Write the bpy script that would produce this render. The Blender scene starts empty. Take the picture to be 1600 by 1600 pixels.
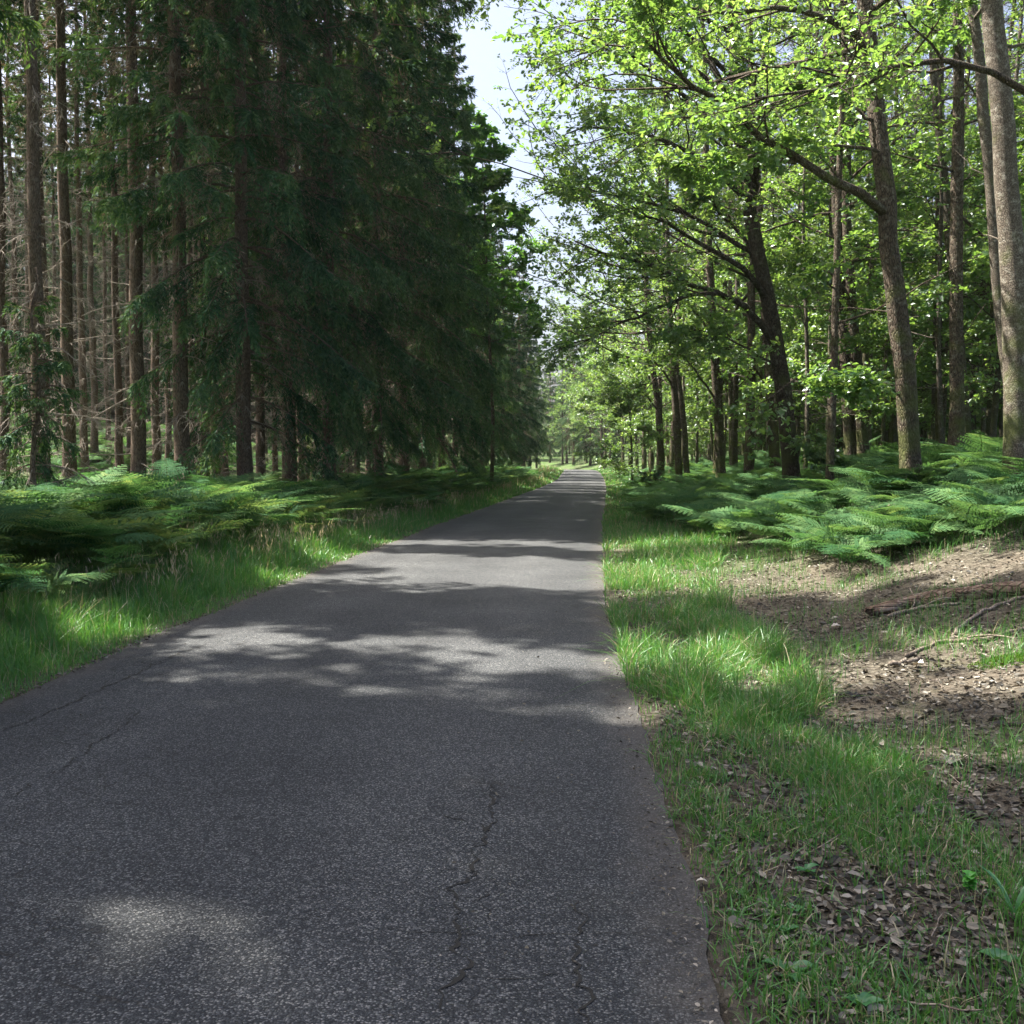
import bpy, math
import numpy as np
from mathutils import Vector

R = math.radians
SC = bpy.context.scene
COL = SC.collection

# ------------------------------------------------------------------ camera, sky, sun, exposure
EYE = 1.55
F = 1600.0
PITCH = math.atan(78 / 1600)
cam_d = bpy.data.cameras.new('camera')
cam_d.sensor_width = 36
cam_d.lens = 36
cam_d.clip_end = 3000
cam = bpy.data.objects.new('camera', cam_d)
COL.objects.link(cam)
cam.location = (0, 0, EYE)
cam.rotation_euler = (math.pi / 2 - PITCH, 0, 0)
SC.camera = cam

SUN_AZ, SUN_EL = R(-70), R(58)
w = bpy.data.worlds.new('World')
SC.world = w
w.use_nodes = True
wn = w.node_tree
sky = wn.nodes.new('ShaderNodeTexSky')
sky.sky_type = 'NISHITA'
sky.sun_disc = False
sky.sun_elevation = SUN_EL
sky.sun_rotation = SUN_AZ % (2 * math.pi)
sky.air_density = 0.8
sky.dust_density = 6.0
sky.ozone_density = 0.6
wn.nodes['Background'].inputs[1].default_value = 0.082
wn.links.new(sky.outputs[0], wn.nodes['Background'].inputs[0])
sun_d = bpy.data.lights.new('sun', 'SUN')
sun_d.energy = 5.0
sun_d.angle = R(0.53)
sun_d.color = (1.0, 0.94, 0.83)
sun = bpy.data.objects.new('sun', sun_d)
COL.objects.link(sun)
sv = Vector((math.cos(SUN_EL) * math.sin(SUN_AZ), math.cos(SUN_EL) * math.cos(SUN_AZ), math.sin(SUN_EL)))
sun.rotation_euler = sv.to_track_quat('Z', 'Y').to_euler()
sun.location = sv * 120
SC.view_settings.view_transform = 'Standard'
SC.view_settings.look = 'None'
SC.view_settings.gamma = 1.0
SC.view_settings.use_curve_mapping = False
SC.view_settings.exposure = 2.08
SC.render.engine = 'CYCLES'
cy = SC.cycles
cy.max_bounces = 9
cy.diffuse_bounces = 6
cy.glossy_bounces = 2
cy.transmission_bounces = 4
cy.transparent_max_bounces = 4
cy.caustics_reflective = False
cy.caustics_refractive = False
cy.use_denoising = True
try:
    cy.denoiser = 'OPENIMAGEDENOISE'
    cy.denoising_input_passes = 'RGB_ALBEDO_NORMAL'
except Exception:
    pass
cy.sample_clamp_indirect = 6.0

# ------------------------------------------------------------------ terrain functions
def smooth(a, b, x):
    t = np.clip((np.asarray(x, float) - a) / (b - a), 0, 1)
    return t * t * (3 - 2 * t)

_ky = np.array([-60, -20, 0, 2.8, 6.7, 10.6, 13.9, 19.4, 26.7, 36.5, 51, 62, 88, 108, 124, 136, 150, 165, 190, 260, 700], float)
_kc = np.array([-4, -2.2, -1.55, -1.42, -1.27, -1.05, -.79, -.3, .32, 1.3, 2.65, 3.7, 5.9, 7.3, 8.2, 8.1, 5.4, .5, -10, -40, -60], float)
_ty = np.arange(-60, 700, .5)
_tc = np.interp(_ty, _ky, _kc)
_kern = np.hanning(13); _kern /= _kern.sum()
_tc = np.convolve(np.pad(_tc, 6, mode='edge'), _kern, 'valid')
HW = 2.05

def cen(y):
    return np.interp(y, _ty, _tc)

def road_z(y):
    return .55 * smooth(75, 128, y) - .5 * smooth(130, 175, y)

def _hash(ix, iy, s):
    v = np.sin(ix * 127.1 + iy * 311.7 + s * 74.7) * 43758.5453
    return v - np.floor(v)

def vn(x, y, sc, s=0):
    x = np.asarray(x, float) / sc; y = np.asarray(y, float) / sc
    ix = np.floor(x); iy = np.floor(y); fx = x - ix; fy = y - iy
    fx = fx * fx * (3 - 2 * fx); fy = fy * fy * (3 - 2 * fy)
    a = _hash(ix, iy, s); b = _hash(ix + 1, iy, s); c = _hash(ix, iy + 1, s); d = _hash(ix + 1, iy + 1, s)
    return (a * (1 - fx) + b * fx) * (1 - fy) + (c * (1 - fx) + d * fx) * fy

def gz(x, y):
    x = np.asarray(x, float); y = np.asarray(y, float)
    c = cen(y)
    er = x - (c + HW); el = (c - HW) - x
    z = road_z(y).astype(float) if isinstance(road_z(y), np.ndarray) else road_z(y)
    right = 1.2 * smooth(.9, 7.6, er) + .045 * np.clip(er - 5, 0, 120)
    left = .10 * smooth(.4, 2.5, el) + 3.2 * smooth(9, 26, el) + .05 * np.clip(el - 24, 0, 100)
    off = np.clip(np.maximum(er, el), 0, None)
    bump = ((vn(x, y, 1.3, 1) - .5) * .10 + (vn(x, y, .45, 2) - .5) * .045 + (vn(x, y, 5, 3) - .5) * .25) * smooth(.05, 1.6, off)
    inside = -.03 * smooth(.0, .12, -np.maximum(er, el)) - .008
    z = z + 9 * smooth(168, 300, y)
    return z + np.where(er > 0, right, 0) + np.where(el > 0, left, 0) + bump + inside

def ray(px, py):
    a = (px - 800) / F; b = -(py - 800) / F
    cp, sp = math.cos(PITCH), math.sin(PITCH)
    return np.array([a, cp + b * sp, -sp + b * cp])

def pix(px, py, Y):
    r = ray(px, py)
    return np.array([0, 0, EYE]) + r * (Y / r[1])

def gpix(px, py, lift=0.0):
    r = ray(px, py)
    prev = 1.0
    for Y in np.arange(1.5, 200, .05):
        p = np.array([0, 0, EYE]) + r * (Y / r[1])
        if p[2] < gz(p[0], p[1]) + lift:
            return p
    return p

# ------------------------------------------------------------------ mesh helpers
class MB:
    def __init__(s):
        s.v = []; s.f = []; s.n = 0; s.r = []
    def add(s, verts, faces, rnd=None):
        verts = np.asarray(verts, np.float32).reshape(-1, 3)
        faces = np.asarray(faces, np.int64)
        s.v.append(verts); s.f.append(faces + s.n); s.n += len(verts)
        s.r.append(np.zeros(len(faces), np.float32) if rnd is None else np.broadcast_to(np.asarray(rnd, np.float32), (len(faces),)))
    def mesh(s, name, mat, smoothed=False):
        me = bpy.data.meshes.new(name)
        V = np.concatenate(s.v)
        me.vertices.add(len(V)); me.vertices.foreach_set('co', V.ravel())
        idx = np.concatenate([f.ravel() for f in s.f])
        cnt = np.concatenate([np.full(len(f), f.shape[1], np.int64) for f in s.f])
        st = np.concatenate([[0], np.cumsum(cnt)[:-1]])
        me.loops.add(len(idx)); me.loops.foreach_set('vertex_index', idx.astype(np.int32))
        me.polygons.add(len(cnt)); me.polygons.foreach_set('loop_start', st.astype(np.int32))
        at = me.attributes.new('rnd', 'FLOAT', 'FACE')
        at.data.foreach_set('value', np.concatenate(s.r).astype(np.float32))
        me.polygons.foreach_set('use_smooth', np.full(len(cnt), smoothed))
        me.update(calc_edges=True)
        me.validate()
        me.materials.append(mat)
        return me

def link(name, me, parent=None):
    o = bpy.data.objects.new(name, me)
    COL.objects.link(o)
    if parent is not None:
        o.parent = parent
    return o

def tag(o, label=None, cat=None, group=None, kind=None):
    if label: o['label'] = label
    if cat: o['category'] = cat
    if group: o['group'] = group
    if kind: o['kind'] = kind
    return o

def empty(name, loc=(0, 0, 0)):
    o = bpy.data.objects.new(name, None)
    o.empty_display_size = .2
    COL.objects.link(o)
    o.location = loc
    return o

def dup(root):
    c = root.copy(); COL.objects.link(c)
    for ch in list(root.children):
        k = ch.copy(); COL.objects.link(k); k.parent = c
        for g in list(ch.children):
            q = g.copy(); COL.objects.link(q); q.parent = k
    return c

def unit(v):
    return v / np.maximum(np.linalg.norm(v, axis=-1, keepdims=True), 1e-9)

def tubes(mb, P, rad, S, rnd=0.0, cap=True):
    """P (T,n,3), rad (T,n): T tubes of n rings with S sides"""
    P = np.asarray(P, float)
    if P.ndim == 2:
        P = P[None]
    rad = np.broadcast_to(np.asarray(rad, float), P.shape[:2])
    T, n, _ = P.shape
    if T == 0:
        return
    tan = unit(np.gradient(P, axis=1))
    ref = np.zeros_like(tan); ref[..., 0] = 1
    vert = np.abs(tan[:, :, 0]).max(axis=1) > .8
    ref[vert] = (0, 0, 1)
    a = unit(np.cross(tan, ref)); b = np.cross(tan, a)
    th = np.arange(S) * 2 * np.pi / S
    ring = a[:, :, None] * np.cos(th)[None, None, :, None] + b[:, :, None] * np.sin(th)[None, None, :, None]
    V = P[:, :, None] + ring * rad[:, :, None, None]
    base = (np.arange(T) * n * S)[:, None, None]
    i = np.arange(n - 1)[None, :, None]; j = np.arange(S)[None, None, :]
    j2 = (j + 1) % S
    Fq = np.stack([base + i * S + j, base + i * S + j2, base + (i + 1) * S + j2, base + (i + 1) * S + j], -1).reshape(-1, 4)
    r = np.broadcast_to(np.asarray(rnd, np.float32).reshape(-1, 1), (T, (n - 1) * S)).ravel()
    mb.add(V, Fq, r)
    if cap and S >= 5:
        off = mb.n - len(V.reshape(-1, 3))
        for e in (0, n - 1):
            caps = (np.arange(T)[:, None] * n * S + e * S + np.arange(S)[None])
            if e == 0: caps = caps[:, ::-1]
            mb.f.append(caps + off); mb.r.append(np.zeros(T, np.float32))

def rhombi(mb, base, d, L, W, nrm, rnd, mid=.45):
    side = unit(np.cross(d, nrm))
    L = L[:, None]; W = W[:, None]
    m = base + d * L * mid
    V = np.stack([base, m + side * W * .5, base + d * L, m - side * W * .5], 1)
    N = len(base)
    Fq = np.arange(N)[:, None] * 4 + np.arange(4)[None]
    mb.add(V, Fq, rnd)

def leaves(mb, base, d, L, W, nrm, rnd):
    """a six point leaf folded along its midrib, two quads"""
    side = unit(np.cross(d, nrm)); up = np.cross(side, d)
    L = L[:, None]; W = W[:, None]
    lift = up * W * .14
    v = [base, base + d * L * .3 + side * W * .38 + lift, base + d * L * .68 + side * W * .46 + lift, base + d * L - up * L * .08,
         base + d * L * .68 - side * W * .46 + lift, base + d * L * .3 - side * W * .38 + lift]
    V = np.stack(v, 1)
    N = len(base); k = np.arange(N)[:, None] * 6
    Fq = np.concatenate([k + np.array([[0, 1, 2, 3]]), k + np.array([[0, 3, 4, 5]])])
    mb.add(V, Fq, np.concatenate([rnd, rnd]))

def grow(rng, S0, D0, L, n, wander, dz):
    """paths (N,n,3) from S0 along D0; dz is added to the heading's z over the length"""
    N = len(S0)
    P = np.empty((N, n, 3)); P[:, 0] = S0
    d = unit(np.asarray(D0, float)).copy()
    step = (np.asarray(L, float) / (n - 1))[:, None]
    dz = np.broadcast_to(np.asarray(dz, float), (N,))
    for i in range(1, n):
        d = d + rng.normal(0, wander, (N, 3))
        d[:, 2] += dz / (n - 1)
        d = unit(d)
        P[:, i] = P[:, i - 1] + d * step
    return P

def at_t(P, t):
    """points and headings on paths P (N,n,3) at t (N,)"""
    N, n, _ = P.shape
    f = np.clip(t, 0, .9999) * (n - 1); i = f.astype(int); u = (f - i)[:, None]
    a = P[np.arange(N), i]; b = P[np.arange(N), i + 1]
    return a + (b - a) * u, unit(b - a)

# ------------------------------------------------------------------ materials
def mat(name):
    m = bpy.data.materials.new(name); m.use_nodes = True
    nt = m.node_tree; nt.nodes.clear()
    out = nt.nodes.new('ShaderNodeOutputMaterial')
    return m, nt, out

def nd(nt, t, **kw):
    n = nt.nodes.new(t)
    for k, v in kw.items():
        if k.startswith('i_'):
            n.inputs[k[2:].replace('_', ' ')].default_value = v
        else:
            setattr(n, k, v)
    return n

def ramp(nt, src, stops, interp='LINEAR'):
    r = nt.nodes.new('ShaderNodeValToRGB'); r.color_ramp.interpolation = interp
    e = r.color_ramp.elements
    while len(e) < len(stops): e.new(.5)
    for k, (p, c) in enumerate(stops):
        e[k].position = p; e[k].color = (*c, 1)
    nt.links.new(src, r.inputs[0])
    return r.outputs[0]

def mixc(nt, fac, a, b, mode='MIX'):
    m = nt.nodes.new('ShaderNodeMix'); m.data_type = 'RGBA'; m.blend_type = mode
    for s, v in ((m.inputs[0], fac), (m.inputs[6], a), (m.inputs[7], b)):
        if hasattr(v, 'is_linked'): nt.links.new(v, s)
        elif isinstance(v, (int, float)): s.default_value = v
        else: s.default_value = (*v, 1)
    return m.outputs[2]

def math_n(nt, op, a, b=None, clamp=False):
    m = nt.nodes.new('ShaderNodeMath'); m.operation = op; m.use_clamp = clamp
    for s, v in ((m.inputs[0], a), (m.inputs[1], b)):
        if v is None: continue
        if hasattr(v, 'is_linked'): nt.links.new(v, s)
        else: s.default_value = v
    return m.outputs[0]

def leaf_mat(name, stops, tr_stops, trans=.42, gloss=.06, rough=.45, objvar=.25):
    m, nt, out = mat(name)
    at = nd(nt, 'ShaderNodeAttribute', attribute_name='rnd')
    c1 = ramp(nt, at.outputs['Fac'], stops); c2 = ramp(nt, at.outputs['Fac'], tr_stops)
    oi = nd(nt, 'ShaderNodeObjectInfo')
    v = math_n(nt, 'ADD', math_n(nt, 'MULTIPLY', oi.outputs['Random'], objvar), 1 - objvar / 2)
    hs = nd(nt, 'ShaderNodeHueSaturation'); nt.links.new(c1, hs.inputs['Color']); nt.links.new(v, hs.inputs['Value'])
    d = nd(nt, 'ShaderNodeBsdfDiffuse'); t = nd(nt, 'ShaderNodeBsdfTranslucent'); g = nd(nt, 'ShaderNodeBsdfGlossy', i_Roughness=rough)
    nt.links.new(hs.outputs[0], d.inputs[0]); nt.links.new(c2, t.inputs[0])
    g.inputs[0].default_value = (.9, .95, 1, 1)
    a = nd(nt, 'ShaderNodeMixShader', i_Fac=trans); nt.links.new(d.outputs[0], a.inputs[1]); nt.links.new(t.outputs[0], a.inputs[2])
    b = nd(nt, 'ShaderNodeMixShader', i_Fac=gloss); nt.links.new(a.outputs[0], b.inputs[1]); nt.links.new(g.outputs[0], b.inputs[2])
    nt.links.new(b.outputs[0], out.inputs[0])
    return m

def bark_mat(name, dark, light, patch, patch_amt, moss=None, sc=14.0, bump=.6, st=(1, 1, .22), deadc=None):
    m, nt, out = mat(name)
    tc = nd(nt, 'ShaderNodeTexCoord')
    mp = nd(nt, 'ShaderNodeMapping'); mp.inputs['Scale'].default_value = st
    nt.links.new(tc.outputs['Object'], mp.inputs[0])
    n1 = nd(nt, 'ShaderNodeTexNoise', i_Scale=sc, i_Detail=6, i_Roughness=.65); nt.links.new(mp.outputs[0], n1.inputs['Vector'])
    v1 = nd(nt, 'ShaderNodeTexVoronoi', i_Scale=sc * 1.4); v1.feature = 'DISTANCE_TO_EDGE'; nt.links.new(mp.outputs[0], v1.inputs['Vector'])
    h = math_n(nt, 'ADD', math_n(nt, 'MULTIPLY', n1.outputs[0], .7), math_n(nt, 'MINIMUM', math_n(nt, 'MULTIPLY', v1.outputs[0], 2.2), .5))
    c = ramp(nt, h, [(.25, dark), (.85, light)])
    n2 = nd(nt, 'ShaderNodeTexNoise', i_Scale=9.0, i_Detail=6, i_Roughness=.75); nt.links.new(tc.outputs['Object'], n2.inputs['Vector'])
    f = ramp(nt, n2.outputs[0], [(.52, (0, 0, 0)), (.66, (patch_amt,) * 3)])
    c = mixc(nt, f, c, patch)
    if moss:
        n3 = nd(nt, 'ShaderNodeTexNoise', i_Scale=2.2, i_Detail=4); nt.links.new(tc.outputs['Object'], n3.inputs['Vector'])
        sx = nd(nt, 'ShaderNodeSeparateXYZ'); nt.links.new(tc.outputs['Object'], sx.inputs[0])
        low = math_n(nt, 'SUBTRACT', .25, math_n(nt, 'MULTIPLY', sx.outputs[2], .08))
        f = ramp(nt, math_n(nt, 'ADD', n3.outputs[0], math_n(nt, 'MAXIMUM', low, -.02)), [(.56, (0, 0, 0)), (.75, (.75, .75, .75))])
        c = mixc(nt, f, c, moss)
    if deadc:
        at = nd(nt, 'ShaderNodeAttribute', attribute_name='rnd')
        c = mixc(nt, at.outputs['Fac'], c, ramp(nt, n1.outputs[0], [(.3, deadc[0]), (.7, deadc[1])]))
    oi = nd(nt, 'ShaderNodeObjectInfo')
    hs = nd(nt, 'ShaderNodeHueSaturation'); nt.links.new(c, hs.inputs['Color'])
    nt.links.new(math_n(nt, 'ADD', math_n(nt, 'MULTIPLY', oi.outputs['Random'], .5), .75), hs.inputs['Value'])
    bp = nd(nt, 'ShaderNodeBump', i_Strength=bump, i_Distance=.04); nt.links.new(h, bp.inputs['Height'])
    p = nd(nt, 'ShaderNodeBsdfPrincipled', i_Roughness=.9); p.inputs['Specular IOR Level'].default_value = .2
    nt.links.new(hs.outputs[0], p.inputs['Base Color']); nt.links.new(bp.outputs[0], p.inputs['Normal'])
    nt.links.new(p.outputs[0], out.inputs[0])
    return m

M_OAK = bark_mat('oak_bark', (.020, .015, .011), (.115, .088, .066), (.26, .25, .20), .6, (.09, .105, .03), sc=24, bump=.8, st=(1, 1, .30))
M_SMOOTH = bark_mat('grey_bark', (.038, .031, .025), (.15, .125, .10), (.36, .34, .29), .75, (.09, .11, .03), sc=34, bump=.5, st=(1, 1, .5))
M_SPRUCE = bark_mat('spruce_bark', (.05, .034, .025), (.19, .135, .10), (.24, .21, .17), .5, None, sc=30, bump=.6, deadc=((.17, .14, .115), (.36, .315, .265)))
M_DEAD = bark_mat('dead_wood', (.13, .105, .085), (.30, .26, .22), (.40, .37, .32), .5, None, sc=30, bump=.2)
M_STICK = bark_mat('weathered_stick', (.07, .055, .045), (.26, .215, .175), (.36, .32, .28), .6, None, sc=22, bump=.4)
M_ROTTEN = bark_mat('rotten_log', (.045, .025, .018), (.22, .16, .12), (.36, .31, .26), .8, None, sc=16, bump=.7, st=(.16, 1, 1))

M_NEEDLE = leaf_mat('spruce_needles',
    [(0, (.012, .042, .022)), (.5, (.046, .118, .054)), (.74, (.13, .215, .085)), (.80, (.16, .115, .07)), (1, (.42, .34, .25))],
    [(0, (.03, .08, .015)), (.74, (.14, .24, .04)), (.80, (.09, .06, .03)), (1, (.2, .14, .09))], trans=.26, gloss=.015, rough=.55)
M_LEAF = leaf_mat('oak_leaves',
    [(0, (.036, .102, .032)), (.55, (.085, .168, .050)), (1, (.14, .215, .068))],
    [(0, (.16, .33, .04)), (.55, (.27, .44, .065)), (1, (.35, .49, .095))], trans=.48, gloss=.075, rough=.42)
M_YOUNG = leaf_mat('young_leaves', [(0, (.04, .15, .035)), (1, (.12, .26, .06))], [(0, (.12, .34, .03)), (1, (.28, .50, .06))], trans=.42, gloss=.06)
M_FERN = leaf_mat('bracken_leaves',
    [(0, (.026, .080, .034)), (.5, (.066, .148, .058)), (.93, (.14, .22, .078)), (1, (.26, .22, .08))],
    [(0, (.06, .17, .04)), (.6, (.13, .26, .06)), (1, (.28, .34, .08))], trans=.36, gloss=.008, rough=.6)
M_GRASS = leaf_mat('grass_blades',
    [(0, (.044, .165, .030)), (.55, (.085, .235, .042)), (.86, (.15, .28, .06)), (.90, (.30, .27, .12)), (1, (.46, .40, .25))],
    [(0, (.06, .26, .03)), (.86, (.20, .38, .04)), (.90, (.30, .25, .10)), (1, (.40, .33, .2))], trans=.38, gloss=.05, rough=.45)
M_HERB = leaf_mat('herb_leaves', [(0, (.035, .16, .05)), (1, (.07, .22, .06))], [(0, (.08, .30, .04)), (1, (.16, .40, .05))], trans=.32, gloss=.07)
M_CLOVER = leaf_mat('clover_leaves', [(0, (.06, .27, .03)), (1, (.10, .36, .04))], [(0, (.14, .42, .03)), (1, (.2, .5, .04))], trans=.35, gloss=.05)
M_LITTER = leaf_mat('dry_leaves',
    [(0, (.027, .024, .018)), (.35, (.092, .080, .060)), (.7, (.20, .18, .142)), (.93, (.34, .31, .26)), (1, (.50, .46, .40))],
    [(0, (.06, .04, .02)), (1, (.25, .18, .1))], trans=.10, gloss=.03, rough=.5)
M_MOSS = leaf_mat('moss', [(0, (.05, .12, .015)), (1, (.11, .2, .03))], [(0, (.08, .16, .02)), (1, (.14, .24, .03))], trans=.2, gloss=.0)

# ground
def ground_mat():
    m, nt, out = mat('forest_soil')
    tc = nd(nt, 'ShaderNodeTexCoord')
    def noise(s, det=6, rough=.6):
        n = nd(nt, 'ShaderNodeTexNoise', i_Scale=s, i_Detail=det, i_Roughness=rough); nt.links.new(tc.outputs['Object'], n.inputs['Vector']); return n.outputs[0]
    vo = nd(nt, 'ShaderNodeTexVoronoi', i_Scale=26.0, i_Randomness=1.0); nt.links.new(tc.outputs['Object'], vo.inputs['Vector'])
    sx = nd(nt, 'ShaderNodeSeparateColor'); nt.links.new(vo.outputs['Color'], sx.inputs[0])
    fine = noise(60, 5, .7)
    c = ramp(nt, math_n(nt, 'ADD', math_n(nt, 'MULTIPLY', sx.outputs[0], .45), math_n(nt, 'MULTIPLY', fine, .55)),
             [(.22, (.030, .025, .019)), (.5, (.080, .071, .054)), (.72, (.150, .136, .108)), (.9, (.27, .235, .19))])
    big = ramp(nt, noise(1.1, 4), [(.4, (0, 0, 0)), (.7, (.6, .6, .6))])
    c = mixc(nt, big, c, (.15, .122, .096))
    gr = ramp(nt, noise(.55, 5), [(.58, (0, 0, 0)), (.70, (.5, .5, .5))])
    gcol = ramp(nt, fine, [(.3, (.03, .07, .018)), (.7, (.085, .15, .035))])
    c = mixc(nt, gr, c, gcol)
    at = nd(nt, 'ShaderNodeAttribute', attribute_name='off')
    fa = at.outputs['Fac']
    cover = ramp(nt, noise(.8, 6), [(.36, (.25, .25, .25)), (.55, (1, 1, 1))])
    c = mixc(nt, mixc(nt, 1.0, fa, cover, 'MULTIPLY'), c, gcol)
    bp = nd(nt, 'ShaderNodeBump', i_Strength=.8, i_Distance=.03)
    nt.links.new(math_n(nt, 'ADD', math_n(nt, 'MULTIPLY', vo.outputs['Distance'], .8), fine), bp.inputs['Height'])
    p = nd(nt, 'ShaderNodeBsdfPrincipled', i_Roughness=.95); p.inputs['Specular IOR Level'].default_value = .15
    nt.links.new(c, p.inputs['Base Color']); nt.links.new(bp.outputs[0], p.inputs['Normal'])
    nt.links.new(p.outputs[0], out.inputs[0])
    return m

def road_mat():
    m, nt, out = mat('worn_asphalt')
    tc = nd(nt, 'ShaderNodeTexCoord')
    P = tc.outputs['Object']
    def noise(s, det=5, rough=.6, vec=P):
        n = nd(nt, 'ShaderNodeTexNoise', i_Scale=s, i_Detail=det, i_Roughness=rough); nt.links.new(vec, n.inputs['Vector']); return n
    v = nd(nt, 'ShaderNodeTexVoronoi', i_Scale=150.0, i_Randomness=1.0); nt.links.new(P, v.inputs['Vector'])
    sc = nd(nt, 'ShaderNodeSeparateColor'); nt.links.new(v.outputs['Color'], sc.inputs[0])
    v2 = nd(nt, 'ShaderNodeTexVoronoi', i_Scale=95.0, i_Randomness=1.0); nt.links.new(P, v2.inputs['Vector'])
    s2 = nd(nt, 'ShaderNodeSeparateColor'); nt.links.new(v2.outputs['Color'], s2.inputs[0])
    stone = ramp(nt, sc.outputs[0], [(0, (.022, .0245, .027)), (.55, (.043, .047, .0515)), (.8, (.088, .092, .094)), (1, (.21, .21, .20))])
    gap = ramp(nt, v.outputs['Distance'], [(.35, (1, 1, 1)), (.75, (.45, .45, .45))])
    c = mixc(nt, 1.0, stone, gap, 'MULTIPLY')
    big = math_n(nt, 'MULTIPLY', ramp(nt, s2.outputs[1], [(.88, (0, 0, 0)), (.93, (1, 1, 1))]), ramp(nt, v2.outputs['Distance'], [(.30, (1, 1, 1)), (.42, (0, 0, 0))]))
    c = mixc(nt, math_n(nt, 'MULTIPLY', big, .6), c, (.30, .29, .275))
    # patchy wear, paler worn tracks, dusty margins
    wear = ramp(nt, noise(.9, 6, .65).outputs[0], [(.3, (.78, .78, .80)), (.7, (1.22, 1.22, 1.21))])
    c = mixc(nt, 1.0, c, wear, 'MULTIPLY')
    at = nd(nt, 'ShaderNodeAttribute', attribute_name='u')
    band = math_n(nt, 'ABSOLUTE', math_n(nt, 'SUBTRACT', math_n(nt, 'ABSOLUTE', math_n(nt, 'ADD', at.outputs['Fac'], math_n(nt, 'MULTIPLY', math_n(nt, 'SUBTRACT', noise(.5, 3).outputs[0], .5), .25))), .45))
    c = mixc(nt, 1.0, c, ramp(nt, band, [(0, (1.16, 1.15, 1.14)), (.30, (.90, .905, .91))]), 'MULTIPLY')
    stain = ramp(nt, noise(.42, 7, .7).outputs[0], [(.52, (1, 1, 1)), (.66, (.74, .745, .75))])
    c = mixc(nt, 1.0, c, stain, 'MULTIPLY')
    au = math_n(nt, 'ABSOLUTE', at.outputs['Fac'])
    edge = math_n(nt, 'MULTIPLY', ramp(nt, math_n(nt, 'ADD', au, math_n(nt, 'MULTIPLY', math_n(nt, 'SUBTRACT', noise(3, 5).outputs[0], .5), .22)), [(.86, (0, 0, 0)), (1.0, (1, 1, 1))]), .55)
    c = mixc(nt, edge, c, (.095, .083, .07))
    c = mixc(nt, 1.0, c, (.97, .985, 1.01), 'MULTIPLY')
    # crazing: warped cell edges, strongest along the left wheel track
    wn_ = noise(2.5, 4); wv = nd(nt, 'ShaderNodeVectorMath', operation='SCALE'); wv.inputs['Scale'].default_value = .35
    nt.links.new(wn_.outputs['Color'], wv.inputs[0])
    wa = nd(nt, 'ShaderNodeVectorMath', operation='ADD'); nt.links.new(P, wa.inputs[0]); nt.links.new(wv.outputs[0], wa.inputs[1])
    def crack(scale, width, maskramp, msrc):
        mp = nd(nt, 'ShaderNodeMapping'); mp.inputs['Scale'].default_value = (1, .55, 1); nt.links.new(wa.outputs[0], mp.inputs[0])
        cv = nd(nt, 'ShaderNodeTexVoronoi', i_Scale=scale); cv.feature = 'DISTANCE_TO_EDGE'; nt.links.new(mp.outputs[0], cv.inputs['Vector'])
        dd = math_n(nt, 'ADD', cv.outputs['Distance'], math_n(nt, 'MULTIPLY', noise(40, 3).outputs[0], width * .8))
        line = ramp(nt, dd, [(width * .6, (1, 1, 1)), (width * 1.25, (0, 0, 0))])
        return math_n(nt, 'MULTIPLY', line, ramp(nt, msrc, maskramp))
    left = ramp(nt, at.outputs['Fac'], [(0, (1, 1, 1)), (1, (0, 0, 0))])
    mk = math_n(nt, 'ADD', math_n(nt, 'MULTIPLY', at.outputs['Fac'], -.30), noise(.8, 3).outputs[0])
    k1 = crack(3.6, .012, [(.50, (0, 0, 0)), (.62, (1, 1, 1))], mk)
    k3 = crack(7.5, .014, [(.62, (0, 0, 0)), (.72, (1, 1, 1))], mk)
    k1 = math_n(nt, 'MAXIMUM', k1, k3)
    k2 = crack(1.1, .005, [(.52, (0, 0, 0)), (.62, (1, 1, 1))], noise(1.3, 3).outputs[0])
    k = math_n(nt, 'MAXIMUM', k1, k2)
    c = mixc(nt, math_n(nt, 'MULTIPLY', k, .85), c, (.018, .017, .016))
    bp = nd(nt, 'ShaderNodeBump', i_Strength=.55, i_Distance=.006)
    nt.links.new(math_n(nt, 'SUBTRACT', math_n(nt, 'SUBTRACT', 1.0, v.outputs['Distance']), math_n(nt, 'MULTIPLY', k, 2.0)), bp.inputs['Height'])
    p = nd(nt, 'ShaderNodeBsdfPrincipled', i_Roughness=.82); p.inputs['Specular IOR Level'].default_value = .35
    nt.links.new(c, p.inputs['Base Color']); nt.links.new(bp.outputs[0], p.inputs['Normal'])
    nt.links.new(p.outputs[0], out.inputs[0])
    return m

# ------------------------------------------------------------------ ground and road
def grid_faces(nr, nc):
    i = np.arange(nr - 1)[:, None] * nc; j = np.arange(nc - 1)[None]
    return np.stack([i + j, i + j + 1, i + nc + j + 1, i + nc + j], -1).reshape(-1, 4)

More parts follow.
